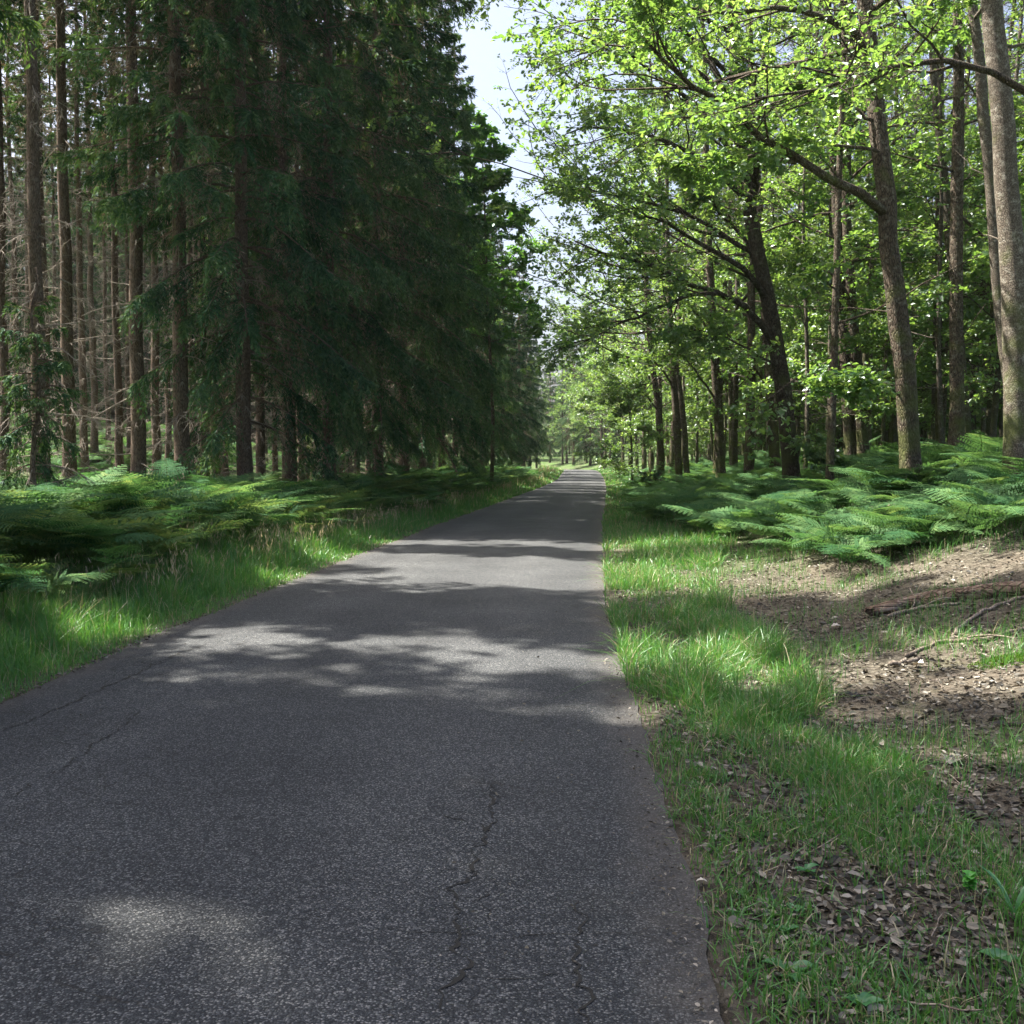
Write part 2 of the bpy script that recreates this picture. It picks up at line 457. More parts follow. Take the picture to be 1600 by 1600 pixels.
offs = np.concatenate([-np.geomspace(400, 14, 34), np.arange(-13.6, -2.3, .22), [-2.25, -2.17, -2.09, -2.05, -1.98, -1.85, -1, 0, 1, 1.85, 1.98, 2.05, 2.09, 2.17, 2.25],
                       np.arange(2.35, 13.6, .16), np.geomspace(14, 400, 34)])
ys = np.concatenate([np.arange(-40, 1, 3.), np.arange(1, 20, .16), np.arange(20, 60, .5), np.arange(60, 180, 2.), np.geomspace(180, 640, 24)])
YY, OO = np.meshgrid(ys, offs, indexing='ij')
XX = cen(YY) + OO
ZZ = gz(XX, YY)
mb = MB(); mb.add(np.stack([XX, YY, ZZ], -1), grid_faces(len(ys), len(offs)))
gme = mb.mesh('ground', ground_mat(), True)
a = gme.attributes.new('off', 'FLOAT', 'POINT')
a.data.foreach_set('value', np.maximum(np.where(OO < 0, .9 * smooth(2.15, 2.6, -OO), .85 * smooth(12, 17, YY) * smooth(2.15, 2.5, OO)),
                     np.maximum(.9 * smooth(7, 13, np.abs(OO)), .95 * smooth(60, 100, YY))).astype(np.float32).ravel())
tag(link('ground', gme), kind='structure')

us = np.linspace(-1, 1, 41)
rys = np.concatenate([np.arange(-30, 1, 2.), np.arange(1, 40, .12), np.arange(40, 260, 1.)])
YY, UU = np.meshgrid(rys, us, indexing='ij')
edge_n = ((vn(YY, np.sign(UU) * 9, .35, 11) - .5) * .045 + (vn(YY, np.sign(UU) * 9, .11, 12) - .5) * .03 + (vn(YY, np.sign(UU) * 5, 2.2, 13) - .5) * .08)
XX = cen(YY) + UU * HW + np.where(np.abs(UU) > .97, np.sign(UU) * edge_n, 0)
ZZ = road_z(YY) + .035 * (1 - UU ** 2) + .004 + (vn(XX, YY, 1.4, 14) - .5) * .012
mb = MB(); mb.add(np.stack([XX, YY, ZZ], -1), grid_faces(len(rys), len(us)))
M_ROAD = road_mat()
rme = mb.mesh('road', M_ROAD, True)
a = rme.attributes.new('u', 'FLOAT', 'POINT')
a.data.foreach_set('value', UU.astype(np.float32).ravel())
tag(link('road', rme), kind='structure')

# ------------------------------------------------------------------ spruce
def spruce(name, seed, H, r, hlive, Lmax, dead_lo, dead_hi, k=.215, dens=1.0, split=13.0, brown=.2, droop=1.0, sparse_low=.5, gap=.28, ss=1.0):
    rng = np.random.default_rng(seed)
    tb, cb = MB(), MB(); db = tb
    n = 26
    t = np.linspace(0, 1, n)
    tr = np.stack([np.cumsum(rng.normal(0, .025, n)), np.cumsum(rng.normal(0, .025, n)), t * H], 1); tr[:, :2] -= tr[0, :2]
    tr[0, 2] = -.3
    rad = r * (1 - t) ** .85 + .012; rad[0] *= 1.5; rad[1] *= 1.08
    tubes(tb, tr, rad[None], 11)
    # live whorls
    hs, az = [], []
    h = hlive
    while h < H - .4:
        nb = rng.integers(4, 7)
        keep = np.clip(sparse_low + (h - hlive) / 5, 0, 1)
        a0 = rng.uniform(0, 6.28)
        for q in range(nb):
            if rng.random() < keep:
                hs.append(h + rng.normal(0, .08)); az.append(a0 + q * 6.283 / nb + rng.normal(0, .2))
        h += rng.uniform(gap, gap * 1.75) * (1.0 if h < split else 1.1)
    hs = np.clip(np.array(hs), .3, H - .2); az = np.array(az)
    L = np.minimum(Lmax * (.75 + .25 * smooth(hlive, hlive + 3, hs)) * (1 - .25 * smooth(9, 14, hs)), (H - hs) * k + .25) * rng.uniform(.55, 1.2, len(hs))
    nb = len(hs)
    ft = hs / H
    s0 = -.12 + .75 * ft ** 1.5 + rng.normal(0, .08, nb)
    dr = (.62 - .35 * ft) * droop
    up = .28
    def bpos(t):
        # t (nb,m)
        xy = L[:, None] * t * (1 - .10 * t)
        z = L[:, None] * (s0[:, None] * t - dr[:, None] * t ** 2 + up * t ** 3)
        bx = np.interp(hs, tr[:, 2], tr[:, 0])[:, None]; by = np.interp(hs, tr[:, 2], tr[:, 1])[:, None]
        return np.stack([bx + xy * np.cos(az)[:, None], by + xy * np.sin(az)[:, None], hs[:, None] + z], -1)
    tt = np.broadcast_to(np.linspace(0, 1, 8), (nb, 8))
    P = bpos(tt)
    br = (.010 + .0075 * L)[:, None] * (1 - tt * .85)
    tubes(tb, P, br, 4)
    # hanging branchlets
    rep = np.clip((L / .125 * dens * np.where(hs > split, .6, 1)).astype(int), 3, 60)
    bi = np.repeat(np.arange(nb), rep * 2)
    M = len(bi)
    ts = rng.uniform(.16, 1.0, M) ** .85
    side = np.where(rng.random(M) < .5, -1, 1)
    f = ts * 7; i0 = np.clip(f.astype(int), 0, 6); u = (f - i0)[:, None]
    base = P[bi, i0] * (1 - u) + P[bi, i0 + 1] * u
    fw = unit(P[bi, i0 + 1] - P[bi, i0])
    lat = np.stack([-np.sin(az[bi]), np.cos(az[bi]), np.zeros(M)], 1) * side[:, None]
    big = np.where(hs[bi] > split, 1.5, 1.0)
    sl = (.16 + .62 * np.sqrt(np.clip(1.02 - ts, 0, 1))) * rng.uniform(.55, 1.25, M) * np.clip(L[bi] / 2.4, .35, 1.15)
    sd = unit(lat * rng.uniform(.55, 1.0, (M, 1)) + fw * rng.uniform(.35, 1.0, (M, 1)))
    hang = rng.uniform(.4, 1.7, M) * (1.15 - .75 * ft[bi]) * droop
    K = 8
    dead = rng.random(M) < brown * 1.5 * (1 - smooth(.28, .72, ts)) + .02
    bt = rng.normal(0, .13, nb)[bi]
    for q in range(K):
        uq = (q + rng.random(M)) / K
        pos = base + sd * (sl * uq * (1 - .35 * uq))[:, None]
        pos[:, 2] -= hang * sl * uq ** 1.5
        tn = sd.copy(); tn[:, 2] -= hang * 1.5 * uq ** .5; tn = unit(tn)
        for sgn in (-1, 1):
            cr = unit(np.cross(tn, np.array([0, 0, 1.]) + rng.normal(0, .3, (M, 3))))
            d = unit(tn + cr * sgn * rng.uniform(.25, .9, (M, 1)) + rng.normal(0, .16, (M, 3)))
            ls = rng.uniform(.10, .20, M) * big * ss * (1.15 - .4 * uq)
            ws = rng.uniform(.022, .040, M) * big * ss
            nr = unit(np.array([0, 0, 1.]) + rng.normal(0, .55, (M, 3)))
            keep = rng.random(M) < np.where(dead, .62, 1.0)
            rn = np.where(dead, rng.uniform(.8, 1, M), np.clip(rng.normal(.34, .12, M) + bt + .34 * smooth(.6, 1.0, ts) * rng.random(M) + .10 * (uq > .75), 0, .75))
            ws = np.where(dead, ws * .5, ws)
            rhombi(cb, pos[keep], d[keep], ls[keep], ws[keep], nr[keep], rn[keep])
    # tip shoots
    # dead grey branches
    nd_ = int((dead_hi - dead_lo) * 9)
    if nd_ > 0:
        hd = rng.uniform(dead_lo, dead_hi, nd_); ad = rng.uniform(0, 6.283, nd_)
        Ld = rng.uniform(.25, 1.5, nd_) * rng.uniform(.5, 1.2, nd_)
        S0 = np.stack([np.interp(hd, tr[:, 2], tr[:, 0]), np.interp(hd, tr[:, 2], tr[:, 1]), hd], 1)
        D0 = np.stack([np.cos(ad), np.sin(ad), rng.uniform(-.35, .3, nd_)], 1)
        Pd = grow(rng, S0, D0, Ld, 6, .09, rng.uniform(-.9, .3, nd_))
        tubes(db, Pd, (.006 + .006 * Ld)[:, None] * np.linspace(1.1, .35, 6)[None], 4, rnd=1.0)
        ri = np.repeat(np.arange(nd_), 9)
        p, fw = at_t(Pd[ri], rng.uniform(.25, 1, len(ri)))
        dd = unit(fw + rng.normal(0, .6, fw.shape) + np.array([0, 0, -.35]))
        Pt = grow(rng, p, dd, rng.uniform(.1, .55, len(ri)) * np.clip(Ld[ri], .4, 1.3), 4, .18, -.5)
        tubes(db, Pt, np.array([.0065, .0055, .0045, .003])[None], 3, rnd=1.0)
    root = empty(name)
    link('trunk', tb.mesh('spruce_trunk', M_SPRUCE, True), root)
    link('crown', cb.mesh('spruce_crown', M_NEEDLE), root)
    return root

# ------------------------------------------------------------------ broadleaf
def broadleaf(name, seed, H, r, crown0, Rmax, nl=26, leaf=.085, per_twig=11, trunk=None, limbs=(), flat=.35, n2=7, n3=6, barkm=None,
              elev=(.15, 1.0), bias=None, bare=0, dead=6, leafmat=None, thin=0, thin_h=6.5):
    """trunk: optional (n,3) path in local space; limbs: optional list of (path, r0)"""
    rng = np.random.default_rng(seed)
    tb, cb = MB(), MB()
    if trunk is None:
        n = 18; t = np.linspace(0, 1, n)
        wob = np.cumsum(np.cumsum(rng.normal(0, .035, (n, 2)), 0), 0) * H / 40
        tr = np.stack([wob[:, 0], wob[:, 1], t * H], 1); tr[:, :2] -= tr[0, :2]
    else:
        tp = np.asarray(trunk, float)
        s = np.concatenate([[0], np.cumsum(np.linalg.norm(np.diff(tp, axis=0), axis=1))]); s /= s[-1]
        n = 28; t = np.linspace(0, 1, n)
        tr = np.stack([np.interp(t, s, tp[:, k]) for k in range(3)], 1)
        for _ in range(2):
            tr[1:-1] = (tr[:-2] + 2 * tr[1:-1] + tr[2:]) / 4
        tr[2:-1, :2] += rng.normal(0, .012, (n - 3, 2))
        t = tr[:, 2] / max(tr[-1, 2], 1)
        H = tr[-1, 2]
    tr = np.concatenate([[tr[0] - [0, 0, .35]], [tr[0]], [tr[0] + (tr[1] - tr[0]) * .18], [tr[0] + (tr[1] - tr[0]) * .5], tr[1:]])
    tt = np.clip(tr[:, 2] / H, 0, 1)
    rad = r * (1 - .93 * tt ** 1.15) + .008
    rad[0] *= 2.0; rad[1] *= 1.62; rad[2] *= 1.25; rad[3] *= 1.08
    S = 16 if trunk is not None else 9
    v0 = tb.n
    tubes(tb, tr, rad[None], S)
    # lumpy trunk, root flare
    V = tb.v[0].reshape(len(tr), S, 3)
    lump = 1 + (vn(np.arange(S)[None] * 1.7 + 0 * tt[:, None], np.arange(len(tr))[:, None] * .9, 1.6, seed) - .5) * .16
    lump[:3] += (vn(np.arange(S)[None] * 2.3 + np.zeros((3, 1)), np.zeros((3, S)), 1.9, seed + 5) - .5) * np.array([[.7], [.55], [.25]])
    V[:] = tr[:, None] + (V - tr[:, None]) * lump[..., None]
    tb.v[0] = V.reshape(-1, 3).astype(np.float32)
    def tr_at(h):
        return np.stack([np.interp(h, tr[:, 2], tr[:, k]) for k in range(3)], -1)
    # limbs of the first order
    hh = crown0 + (H * .97 - crown0) * np.linspace(0, 1, nl) ** .9 + rng.normal(0, .25, nl)
    hh = np.clip(hh, crown0 * .9, H * .98)
    az = np.arange(nl) * 2.4 + rng.normal(0, .4, nl)
    f = np.clip((hh - crown0) / (H - crown0), 0, 1)
    L = Rmax * (.55 + .45 * np.sin(np.clip(f * 1.25 + .25, 0, 1.0) * np.pi) ** .8) * (1 - .55 * f ** 2) * rng.uniform(.6, 1.15, nl)
    if bias is not None:
        L *= 1 + .45 * np.cos(az - bias)
    el = elev[0] + (elev[1] - elev[0]) * f + rng.normal(0, .15, nl)
    D0 = np.stack([np.cos(az) * np.cos(el), np.sin(az) * np.cos(el), np.sin(el)], 1)
    P1 = grow(rng, tr_at(hh), D0, L, 9, .13, rng.uniform(-.25, .35, nl))
    r1 = np.clip(r * .34 * (1 - .7 * f) * np.clip(L / Rmax, .3, 1), .012, None)
    tubes(tb, P1, r1[:, None] * np.linspace(1, .10, 9)[None] + .003, 6)
    allP, allL = [P1], [L]
    for path, r0 in limbs:
        pp = np.asarray(path, float)
        s = np.concatenate([[0], np.cumsum(np.linalg.norm(np.diff(pp, axis=0), axis=1))]); Lt = s[-1]; s /= Lt
        q = np.linspace(0, 1, 9)
        pq = np.stack([np.interp(q, s, pp[:, k]) for k in range(3)], 1)
        pq[1:-1] = (pq[:-2] + 2 * pq[1:-1] + pq[2:]) / 4
        pq[1:] += rng.normal(0, .03, (8, 3))
        tubes(tb, pq[None], (r0 * np.linspace(1, .12, 9) ** .9)[None] + .003, 7)
        allP.append(pq[None]); allL.append(np.array([Lt * 1.0]))
    P1 = np.concatenate(allP); L1 = np.concatenate(allL)
    ex = len(limbs)
    # second order
    cnt = np.full(len(P1), n2); 
    if ex: cnt[-ex:] = int(n2 * 2.4)
    i1 = np.repeat(np.arange(len(P1)), cnt)
    N2 = len(i1)
    ts = rng.uniform(.22, 1, N2) ** .8
    p, fw = at_t(P1[i1], ts)
    lat = unit(np.cross(fw, [0, 0, 1.])) * np.where(rng.random(N2) < .5, -1, 1)[:, None]
    d = unit(fw * .8 + lat * rng.uniform(.3, 1.1, (N2, 1)) + rng.normal(0, .2, (N2, 3)) * [1, 1, flat * 2])
    l2 = np.clip(L1[i1] * (.50 - .22 * ts), .5, 2.6) * rng.uniform(.6, 1.2, N2)
    P2 = grow(rng, p, d, l2, 6, .16, rng.uniform(-.3, .35, N2))
    tubes(tb, P2, (.004 + .0065 * l2)[:, None] * np.linspace(1, .35, 6)[None], 4)
    # twigs
    i2 = np.repeat(np.arange(N2), n3); N3 = len(i2)
    ts = rng.uniform(.25, 1, N3)
    p, fw = at_t(P2[i2], ts)
    lat = unit(np.cross(fw, [0, 0, 1.])) * np.where(rng.random(N3) < .5, -1, 1)[:, None]
    d = unit(fw * .7 + lat * rng.uniform(.2, 1.1, (N3, 1)) + rng.normal(0, .22, (N3, 3)) * [1, 1, flat * 2])
    l3 = rng.uniform(.3, .85, N3) * np.clip(l2[i2] / 1.4, .5, 1.2)
    P3 = grow(rng, p, d, l3, 4, .2, -.12)
    tubes(tb, P3, np.array([.0055, .0045, .0035, .0022])[None], 3)
    # leaves along twigs, in clumps
    i3 = np.repeat(np.arange(N3), per_twig); N = len(i3)
    tone = np.clip(rng.normal(.5, .2, N2), 0, 1)[i2][i3]
    p, fw = at_t(P3[i3], rng.uniform(.15, 1, N) ** .7)
    lat = unit(rng.normal(0, 1, (N, 3)) * [1, 1, .45])
    d = unit(fw * .5 + lat + [0, 0, -.12])
    p = p + rng.normal(0, .035, (N, 3))
    if thin:
        kp = rng.random(N) < 1 - thin * smooth(thin_h, thin_h + 4.5, p[:, 2])
        p, d, tone = p[kp], d[kp], tone[kp]; N = len(p)
    nr = unit(np.array([0, 0, 1.]) + rng.normal(0, .5, (N, 3)))
    ll = leaf * rng.uniform(.5, 1.45, N)
    leaves(cb, p, d, ll, ll * rng.uniform(.55, .75, N), nr, np.clip(tone + rng.normal(0, .18, N), 0, 1))
    # a few dead snags on the bole
    if dead:
        hd = rng.uniform(1.5, max(crown0 * 1.2, 3), dead); ad = rng.uniform(0, 6.28, dead)
        Pd = grow(rng, tr_at(hd), np.stack([np.cos(ad), np.sin(ad), rng.uniform(-.1, .5, dead)], 1), rng.uniform(.3, 1.3, dead), 6, .2, .1)
        tubes(tb, Pd, np.array([.016, .013, .011, .009, .006, .004])[None], 4)
    root = empty(name)
    link('trunk', tb.mesh(name + '_trunk', barkm or M_OAK, True), root)
    link('crown', cb.mesh(name + '_crown', leafmat or M_LEAF), root)
    return root

def place(o, x, y, rz=0., s=1., dz=0., tilt=(0, 0)):
    o.location = (x, y, float(gz(x, y)) - .05 + dz)
    o.rotation_euler = (tilt[0], tilt[1], rz)
    o.scale = (s, s, s)
    return o

rng = np.random.default_rng(77)

# ------------------------------------------------------------------ the spruce stand (left)
E_PROTO = [spruce('spruce_tree', 11, 27, .19, 2.6, 3.7, 1.0, 8, brown=.42, sparse_low=.4, dens=1.7, droop=1.2, gap=.46),
           spruce('spruce_tree', 12, 29, .19, 3.4, 3.4, 1.0, 9, brown=.52, sparse_low=.35, dens=1.7, droop=1.3, gap=.50),
           spruce('spruce_tree', 13, 26, .16, 2.1, 3.5, .8, 7, brown=.36, sparse_low=.45, dens=1.7, droop=1.1, gap=.44)]
T_PROTO = [spruce('spruce_tree', 21, 28, .165, 11, 1.9, 1.2, 15, brown=.8, dens=.8, sparse_low=.25),
           spruce('spruce_tree', 22, 27, .14, 12, 1.6, 1.2, 16, brown=.8, dens=.75, sparse_low=.2),
           spruce('spruce_tree', 23, 25, .12, 10, 1.5, 1.0, 14, brown=.8, dens=.75, sparse_low=.2)]
H_PROTO = [spruce('spruce_tree', 31, 28, .165, 5.5, 2.4, 1.0, 13, brown=.6, dens=1.0, sparse_low=.12),
           spruce('spruce_tree', 32, 29, .19, 2.4, 2.7, 1.0, 12, brown=.6, dens=.9, sparse_low=.25)]
NEAR = spruce('spruce_tree', 41, 27, .19, 5.6, 2.7, 1, 8, brown=.15, dens=1.2, sparse_low=.5)
used = set()
taken = []

def put(proto, x, y, label, cat, group, s=1., rz=None, tilt=(0, 0)):
    if id(proto) in used:
        o = dup(proto)
    else:
        o = proto; used.add(id(proto))
    for k in ('label', 'category', 'group'):
        if k in o: del o[k]
    place(o, x, y, rng.uniform(0, 6.28) if rz is None else rz, s, tilt=tilt)
    tag(o, label, cat, group)
    taken.append((x, y))
    return o

GS = 'spruces at the left of the road'
front = [  # image x, distance, prototype, scale, label
    (8, 27, T_PROTO[2], 1.0, 'thin bare spruce trunk at the very left edge of the photo'),
    (72, 33, T_PROTO[2], 1.0, 'thin dark spruce trunk just left of the sunlit bare trunk'),
    (110, 28, T_PROTO[0], 1.06, 'tall bare spruce trunk with bright left edge and pale snapped branches'),
    (148, 41, T_PROTO[1], .95, 'thin reddish spruce trunk standing between the two thickest bare trunks'),
    (219, 25, T_PROTO[0], 1.05, 'thick straight grey spruce trunk, second thick one from the left'),
    (286, 24.5, H_PROTO[0], 1.1, 'thick spruce with a sunlit strip and sparse hanging boughs, third thick trunk from the left'),
    (385, 25, E_PROTO[0], .97, 'broad spruce right of the third thick trunk, boughs hanging low over the ferns'),
    (452, 28, H_PROTO[1], 1.0, 'spruce with ragged brown hanging twigs behind the tall ferns'),
    (515, 29, E_PROTO[1], 1.0, 'dense dark spruce in the middle of the spruce wall'),
    (590, 34, E_PROTO[2], 1.08, 'dark green spruce with low boughs beside the fern bank'),
    (632, 38, E_PROTO[1], .98, 'spruce with long drooping boughs left of the tall one by the leaning pole'),
    (660, 44, E_PROTO[0], 1.02, 'tall spruce behind the leaning dead pole, tip against the sky'),
]
for px, d, pr, s, lab in front:
    p = pix(px, 722, d)
    put(pr, p[0], d, lab, 'spruce', GS, s)
back = [(688, 50, .93), (712, 56, .85), (733, 62, .78), (752, 68, .72), (770, 75, .70), (786, 84, .72), (799, 93, .78), (810, 104, .85), (819, 116, .9)]
for k, (px, d, sb) in enumerate(back):
    p = pix(px, 722, d)
    put(E_PROTO[k % 3], p[0], d, 'dark spruce in the far row closing in on the left road edge', 'spruce', 'far spruces along the left road edge', sb)
for px, d in ((335, 30), (408, 32), (470, 35), (535, 37), (575, 42), (612, 46), (650, 52), (690, 60)):
    p = pix(px, 722, d)
    put(T_PROTO[int(px) % 3], p[0], d, 'bare dark spruce trunk standing close behind the front row of the spruce wall', 'spruce', 'spruces close behind the front row', rng.uniform(.85, .98))
for px, d in ((28, 37), (52, 44), (92, 46), (132, 36), (170, 48), (186, 33), (203, 41), (246, 33), (262, 43), (304, 32), (322, 28.5), (352, 34), (430, 38), (500, 42), (556, 40), (603, 50), (640, 56), (668, 62)):
    p = pix(px, 722, d)
    put(T_PROTO[int(px) % 3], p[0], d, 'slender bare spruce trunk with dead twigs between the thick trunks at the left' if px < 330 else 'slender bare spruce trunk glimpsed through the spruce wall', 'spruce',
        'slender spruces at the left' if px < 330 else 'slender spruces in the spruce wall', rng.uniform(.7, .9))
# the row continues towards the camera, left of the frame, and its shade falls on the road
for d, e, pr in ((3.2, 6.5, E_PROTO[0]), (6.6, 5.8, E_PROTO[1]), (9.6, 6.3, H_PROTO[1]), (13.6, 5.9, NEAR), (4.8, 9.8, E_PROTO[2]), (8.4, 9.4, E_PROTO[0]), (6.4, 13, T_PROTO[0]), (11, 12.5, T_PROTO[1])):
    put(pr, float(cen(d)) - HW - e, d, 'spruce at the near end of the roadside row', 'spruce', GS + ', near end', rng.uniform(.95, 1.05))
# stand behind the front row
n_in = 0
tries = 0
while n_in < 34 and tries < 6000:
    tries += 1
    y = rng.uniform(14, 118); e = rng.uniform(7, 16)
    x = float(cen(y)) - HW - e
    if min((x - a) ** 2 + (y - b) ** 2 for a, b in taken) < 2.9 ** 2: continue
    put(T_PROTO[rng.integers(0, 3)], x, y, 'bare lower spruce trunk deep in the shaded stand', 'spruce', 'spruce trunks inside the stand', rng.uniform(.85, 1.08))
    n_in += 1
# deeper rows, with one sunlit clearing seen between the bare trunks
n_in = 0
while n_in < 135:
    y = 16 + 130 * rng.random() ** 1.3; e = 16 + 46 * rng.random() ** 1.2
    x = float(cen(y)) - HW - e
    px = 800 + x / y * F
    if px < -160 or (-20 < px < 250 and 38 < y < 74): continue
    if min((x - a) ** 2 + (y - b) ** 2 for a, b in taken) < 2.7 ** 2: continue
    far = y > 70 or e > 30
    put((T_PROTO[:1] + E_PROTO)[rng.integers(0, 4)] if far else T_PROTO[rng.integers(0, 3)], x, y,
        'distant spruce in the dark depth of the stand behind the clearing' if far else 'thin spruce trunk in the back rows of the shaded stand', 'spruce',
        'far spruces behind the clearing' if far else 'spruce trunks in the back rows', rng.uniform(.85, 1.1))
    n_in += 1
# the wood that closes the end of the road
for x, y in ((11.5, 151), (14.0, 146), (9.6, 160), (17.5, 150), (2.4, 139), (-.5, 146), (1.5, 154), (6.5, 176), (9, 168), (12.5, 174), (2.5, 184), (16, 183), (-2, 190), (6.8, 194), (11, 197), (15, 200), (1, 204), (19, 192), (-6, 200)):
    put(E_PROTO[int(x * 7) % 3], x, y, 'far dark conifer closing the end of the road', 'conifer', 'conifers at the end of the road', rng.uniform(.7, 1.0))

# ------------------------------------------------------------------ the broadleaf wood (right)
GO = 'big broadleaf trees at the right of the road'
def local(path, o):
    return [np.asarray(q) - o for q in path]

def hero(name, seed, d, r, tpx, limbs_px, label, top=20, **kw):
    """tpx: traced trunk in the photo at distance d; limbs: (list of (x, y, d), r0)"""
    b = pix(tpx[0][0], tpx[0][1], d)
    base = np.array([b[0], d, float(gz(b[0], d))])
    path = [base] + [pix(x, y, d + dd) for x, y, dd in tpx[1:]]
    last = path[-1]; prev = path[-2]
    dirn = unit(last - prev)
    while path[-1][2] < base[2] + top:
        q = path[-1] + (dirn * np.array([.6, .6, 1])) * 2.2
        path.append(q)
    lim = [(local([pix(x, y, dd) for x, y, dd in lp], base), r0) for lp, r0 in limbs_px]
    kw.setdefault('thin', .97); kw.setdefault('thin_h', (EYE + .5 * d - base[2]) * .9)
    o = broadleaf(name, seed, 0, r, kw.pop('crown0', 6), kw.pop('Rmax', 5), trunk=local(path, base), limbs=lim, **kw)
    o.location = base
    tag(o, label, 'tree', GO)
    taken.append((b[0], d))
    return o

hero('oak_tree', 101, 24, .19, [(1240, 724, 0), (1226, 600, 0), (1213, 540, 0), (1200, 470, 0), (1185, 400, 0), (1172, 320, .1), (1160, 270, .2), (1150, 150, .3)],
     [([(1214, 548, 24), (1197, 500, 23.8), (1160, 475, 23.5), (1125, 459, 23.2), (1062, 431, 22.8), (1005, 410, 22.4), (962, 397, 22), (900, 380, 21.5)], .085),
      ([(1125, 459, 23.2), (1087, 459, 22.8), (1015, 484, 22.2), (950, 515, 21.6), (925, 531, 21.2)], .05),
      ([(1200, 470, 24), (1187, 445, 23.8), (1156, 412, 23.4), (1093, 378, 23), (1037, 344, 22.6), (985, 320, 22)], .075),
      ([(1190, 420, 24), (1150, 360, 24.4), (1112, 315, 24.8), (1090, 280, 25)], .05),
      ([(1172, 320, 24), (1182, 290, 23.6), (1186, 200, 23), (1180, 100, 22.5)], .10),
      ([(1222, 580, 24), (1190, 560, 23.6), (1130, 520, 23), (1060, 515, 22.4)], .03),
      ([(1232, 650, 24), (1270, 690, 23.3), (1300, 715, 22.8)], .02),
      ([(1172, 320, 24), (1120, 262, 23.8), (1050, 222, 23.4), (960, 195, 23), (910, 195, 22.6), (880, 210, 22.2)], .07),
      ([(1160, 270, 24), (1110, 185, 24), (1040, 120, 24), (980, 80, 24), (930, 72, 24), (900, 85, 24)], .07),
      ([(1185, 400, 24), (1110, 350, 24.3), (1010, 312, 24.6), (930, 296, 24.9), (875, 300, 25.2)], .06),
      ([(1155, 220, 24), (1120, 110, 24.4), (1050, 20, 24.8), (1000, -50, 25), (960, -60, 25)], .07)],
     'big leaning broadleaf with long limbs arching over the road from its left side', top=21, crown0=8, Rmax=5.4, nl=24, bias=math.pi, per_twig=18, n3=7, leaf=.092)
hero('oak_tree', 102, 17.5, .178, [(1427, 722, 0), (1415, 600, 0), (1406, 500, 0), (1394, 420, 0), (1386, 340, 0), (1378, 240, 0), (1368, 160, .1), (1358, 60, .2), (1350, 0, .2)],
     [([(1386, 335, 17.5), (1369, 318, 17.3), (1324, 295, 17), (1276, 270, 16.7), (1243, 253, 16.5), (1192, 222, 16.2), (1150, 171, 15.9), (1090, 135, 15.5), (1031, 106, 15.1), (1000, 60, 14.9), (985, 30, 14.8)], .085),
      ([(1243, 253, 16.5), (1200, 244, 16.2), (1150, 252, 15.9), (1095, 262, 15.6)], .045),
      ([(1378, 240, 17.5), (1340, 230, 17.2), (1290, 222, 17), (1240, 218, 16.8), (1165, 215, 16.5)], .03),
      ([(1372, 190, 17.5), (1330, 165, 17.6), (1300, 140, 17.7), (1240, 125, 17.9)], .03),
      ([(1362, 90, 17.5), (1340, 48, 17.2), (1290, 20, 16.8), (1200, 10, 16), (1120, 22, 15.2), (1030, 10, 14.6)], .06),
      ([(1410, 620, 17.5), (1395, 604, 17.2), (1360, 598, 17), (1320, 600, 16.8)], .018)],
     'dark curved broadleaf trunk with pale flaky foot and one thick limb reaching left', top=19, crown0=7, Rmax=5, nl=22, bias=math.pi, per_twig=18, n3=7, leaf=.092)
hero('oak_tree', 103, 15.5, .195, [(1592, 706, 0), (1588, 600, 0), (1585, 480, 0), (1578, 300, 0), (1566, 150, 0), (1555, 50, 0), (1546, -40, 0)], [],
     'thickest grey trunk with rough scaly bark at the right edge of the photo', top=20, crown0=9.5, Rmax=4.6, nl=20, per_twig=14, barkm=M_SMOOTH)
hero('oak_tree', 104, 26.5, .185, [(1332, 720, 0), (1328, 640, 0), (1322, 540, 0), (1312, 400, 0), (1308, 300, 0), (1300, 200, 0), (1292, 60, 0)],
     [([(1315, 460, 26.5), (1300, 420, 26.2), (1262, 415, 25.8), (1220, 412, 25.4)], .03), ([(1313, 402, 26.5), (1290, 400, 26), (1250, 398, 25.4)], .035)],
     'dark leafy trunk, thicker of the touching pair right of the leaning broadleaf', top=21, crown0=5.5, Rmax=4.2, nl=26, per_twig=14)
hero('oak_tree', 105, 26.2, .145, [(1351, 716, 0), (1346, 640, 0), (1338, 560, 0), (1330, 480, 0), (1322, 380, 0), (1325, 200, 0)], [],
     'slimmer dark trunk leaning against its thicker twin', top=18, crown0=7, Rmax=3, nl=18, per_twig=14)
hero('beech_tree', 106, 25, .125, [(1514, 694, 0), (1506, 620, 0), (1496, 520, 0), (1489, 440, 0), (1484, 350, 0), (1470, 240, 0), (1455, 60, 0)], [],
     'slim sunlit trunk with a stub broken below a leafy spray', top=19, crown0=6, Rmax=3.6, nl=22, barkm=M_SMOOTH, per_twig=14)
hero('beech_tree', 107, 19.5, .125, [(1592, 690, 0), (1578, 600, 0), (1566, 500, 0), (1557, 400, 0), (1548, 300, 0), (1536, 150, 0), (1524, 50, 0), (1512, -40, 0)], [],
     'slim pale trunk leaning left beside the thickest grey trunk', top=19, crown0=7.5, Rmax=3.6, nl=20, barkm=M_SMOOTH, per_twig=14)
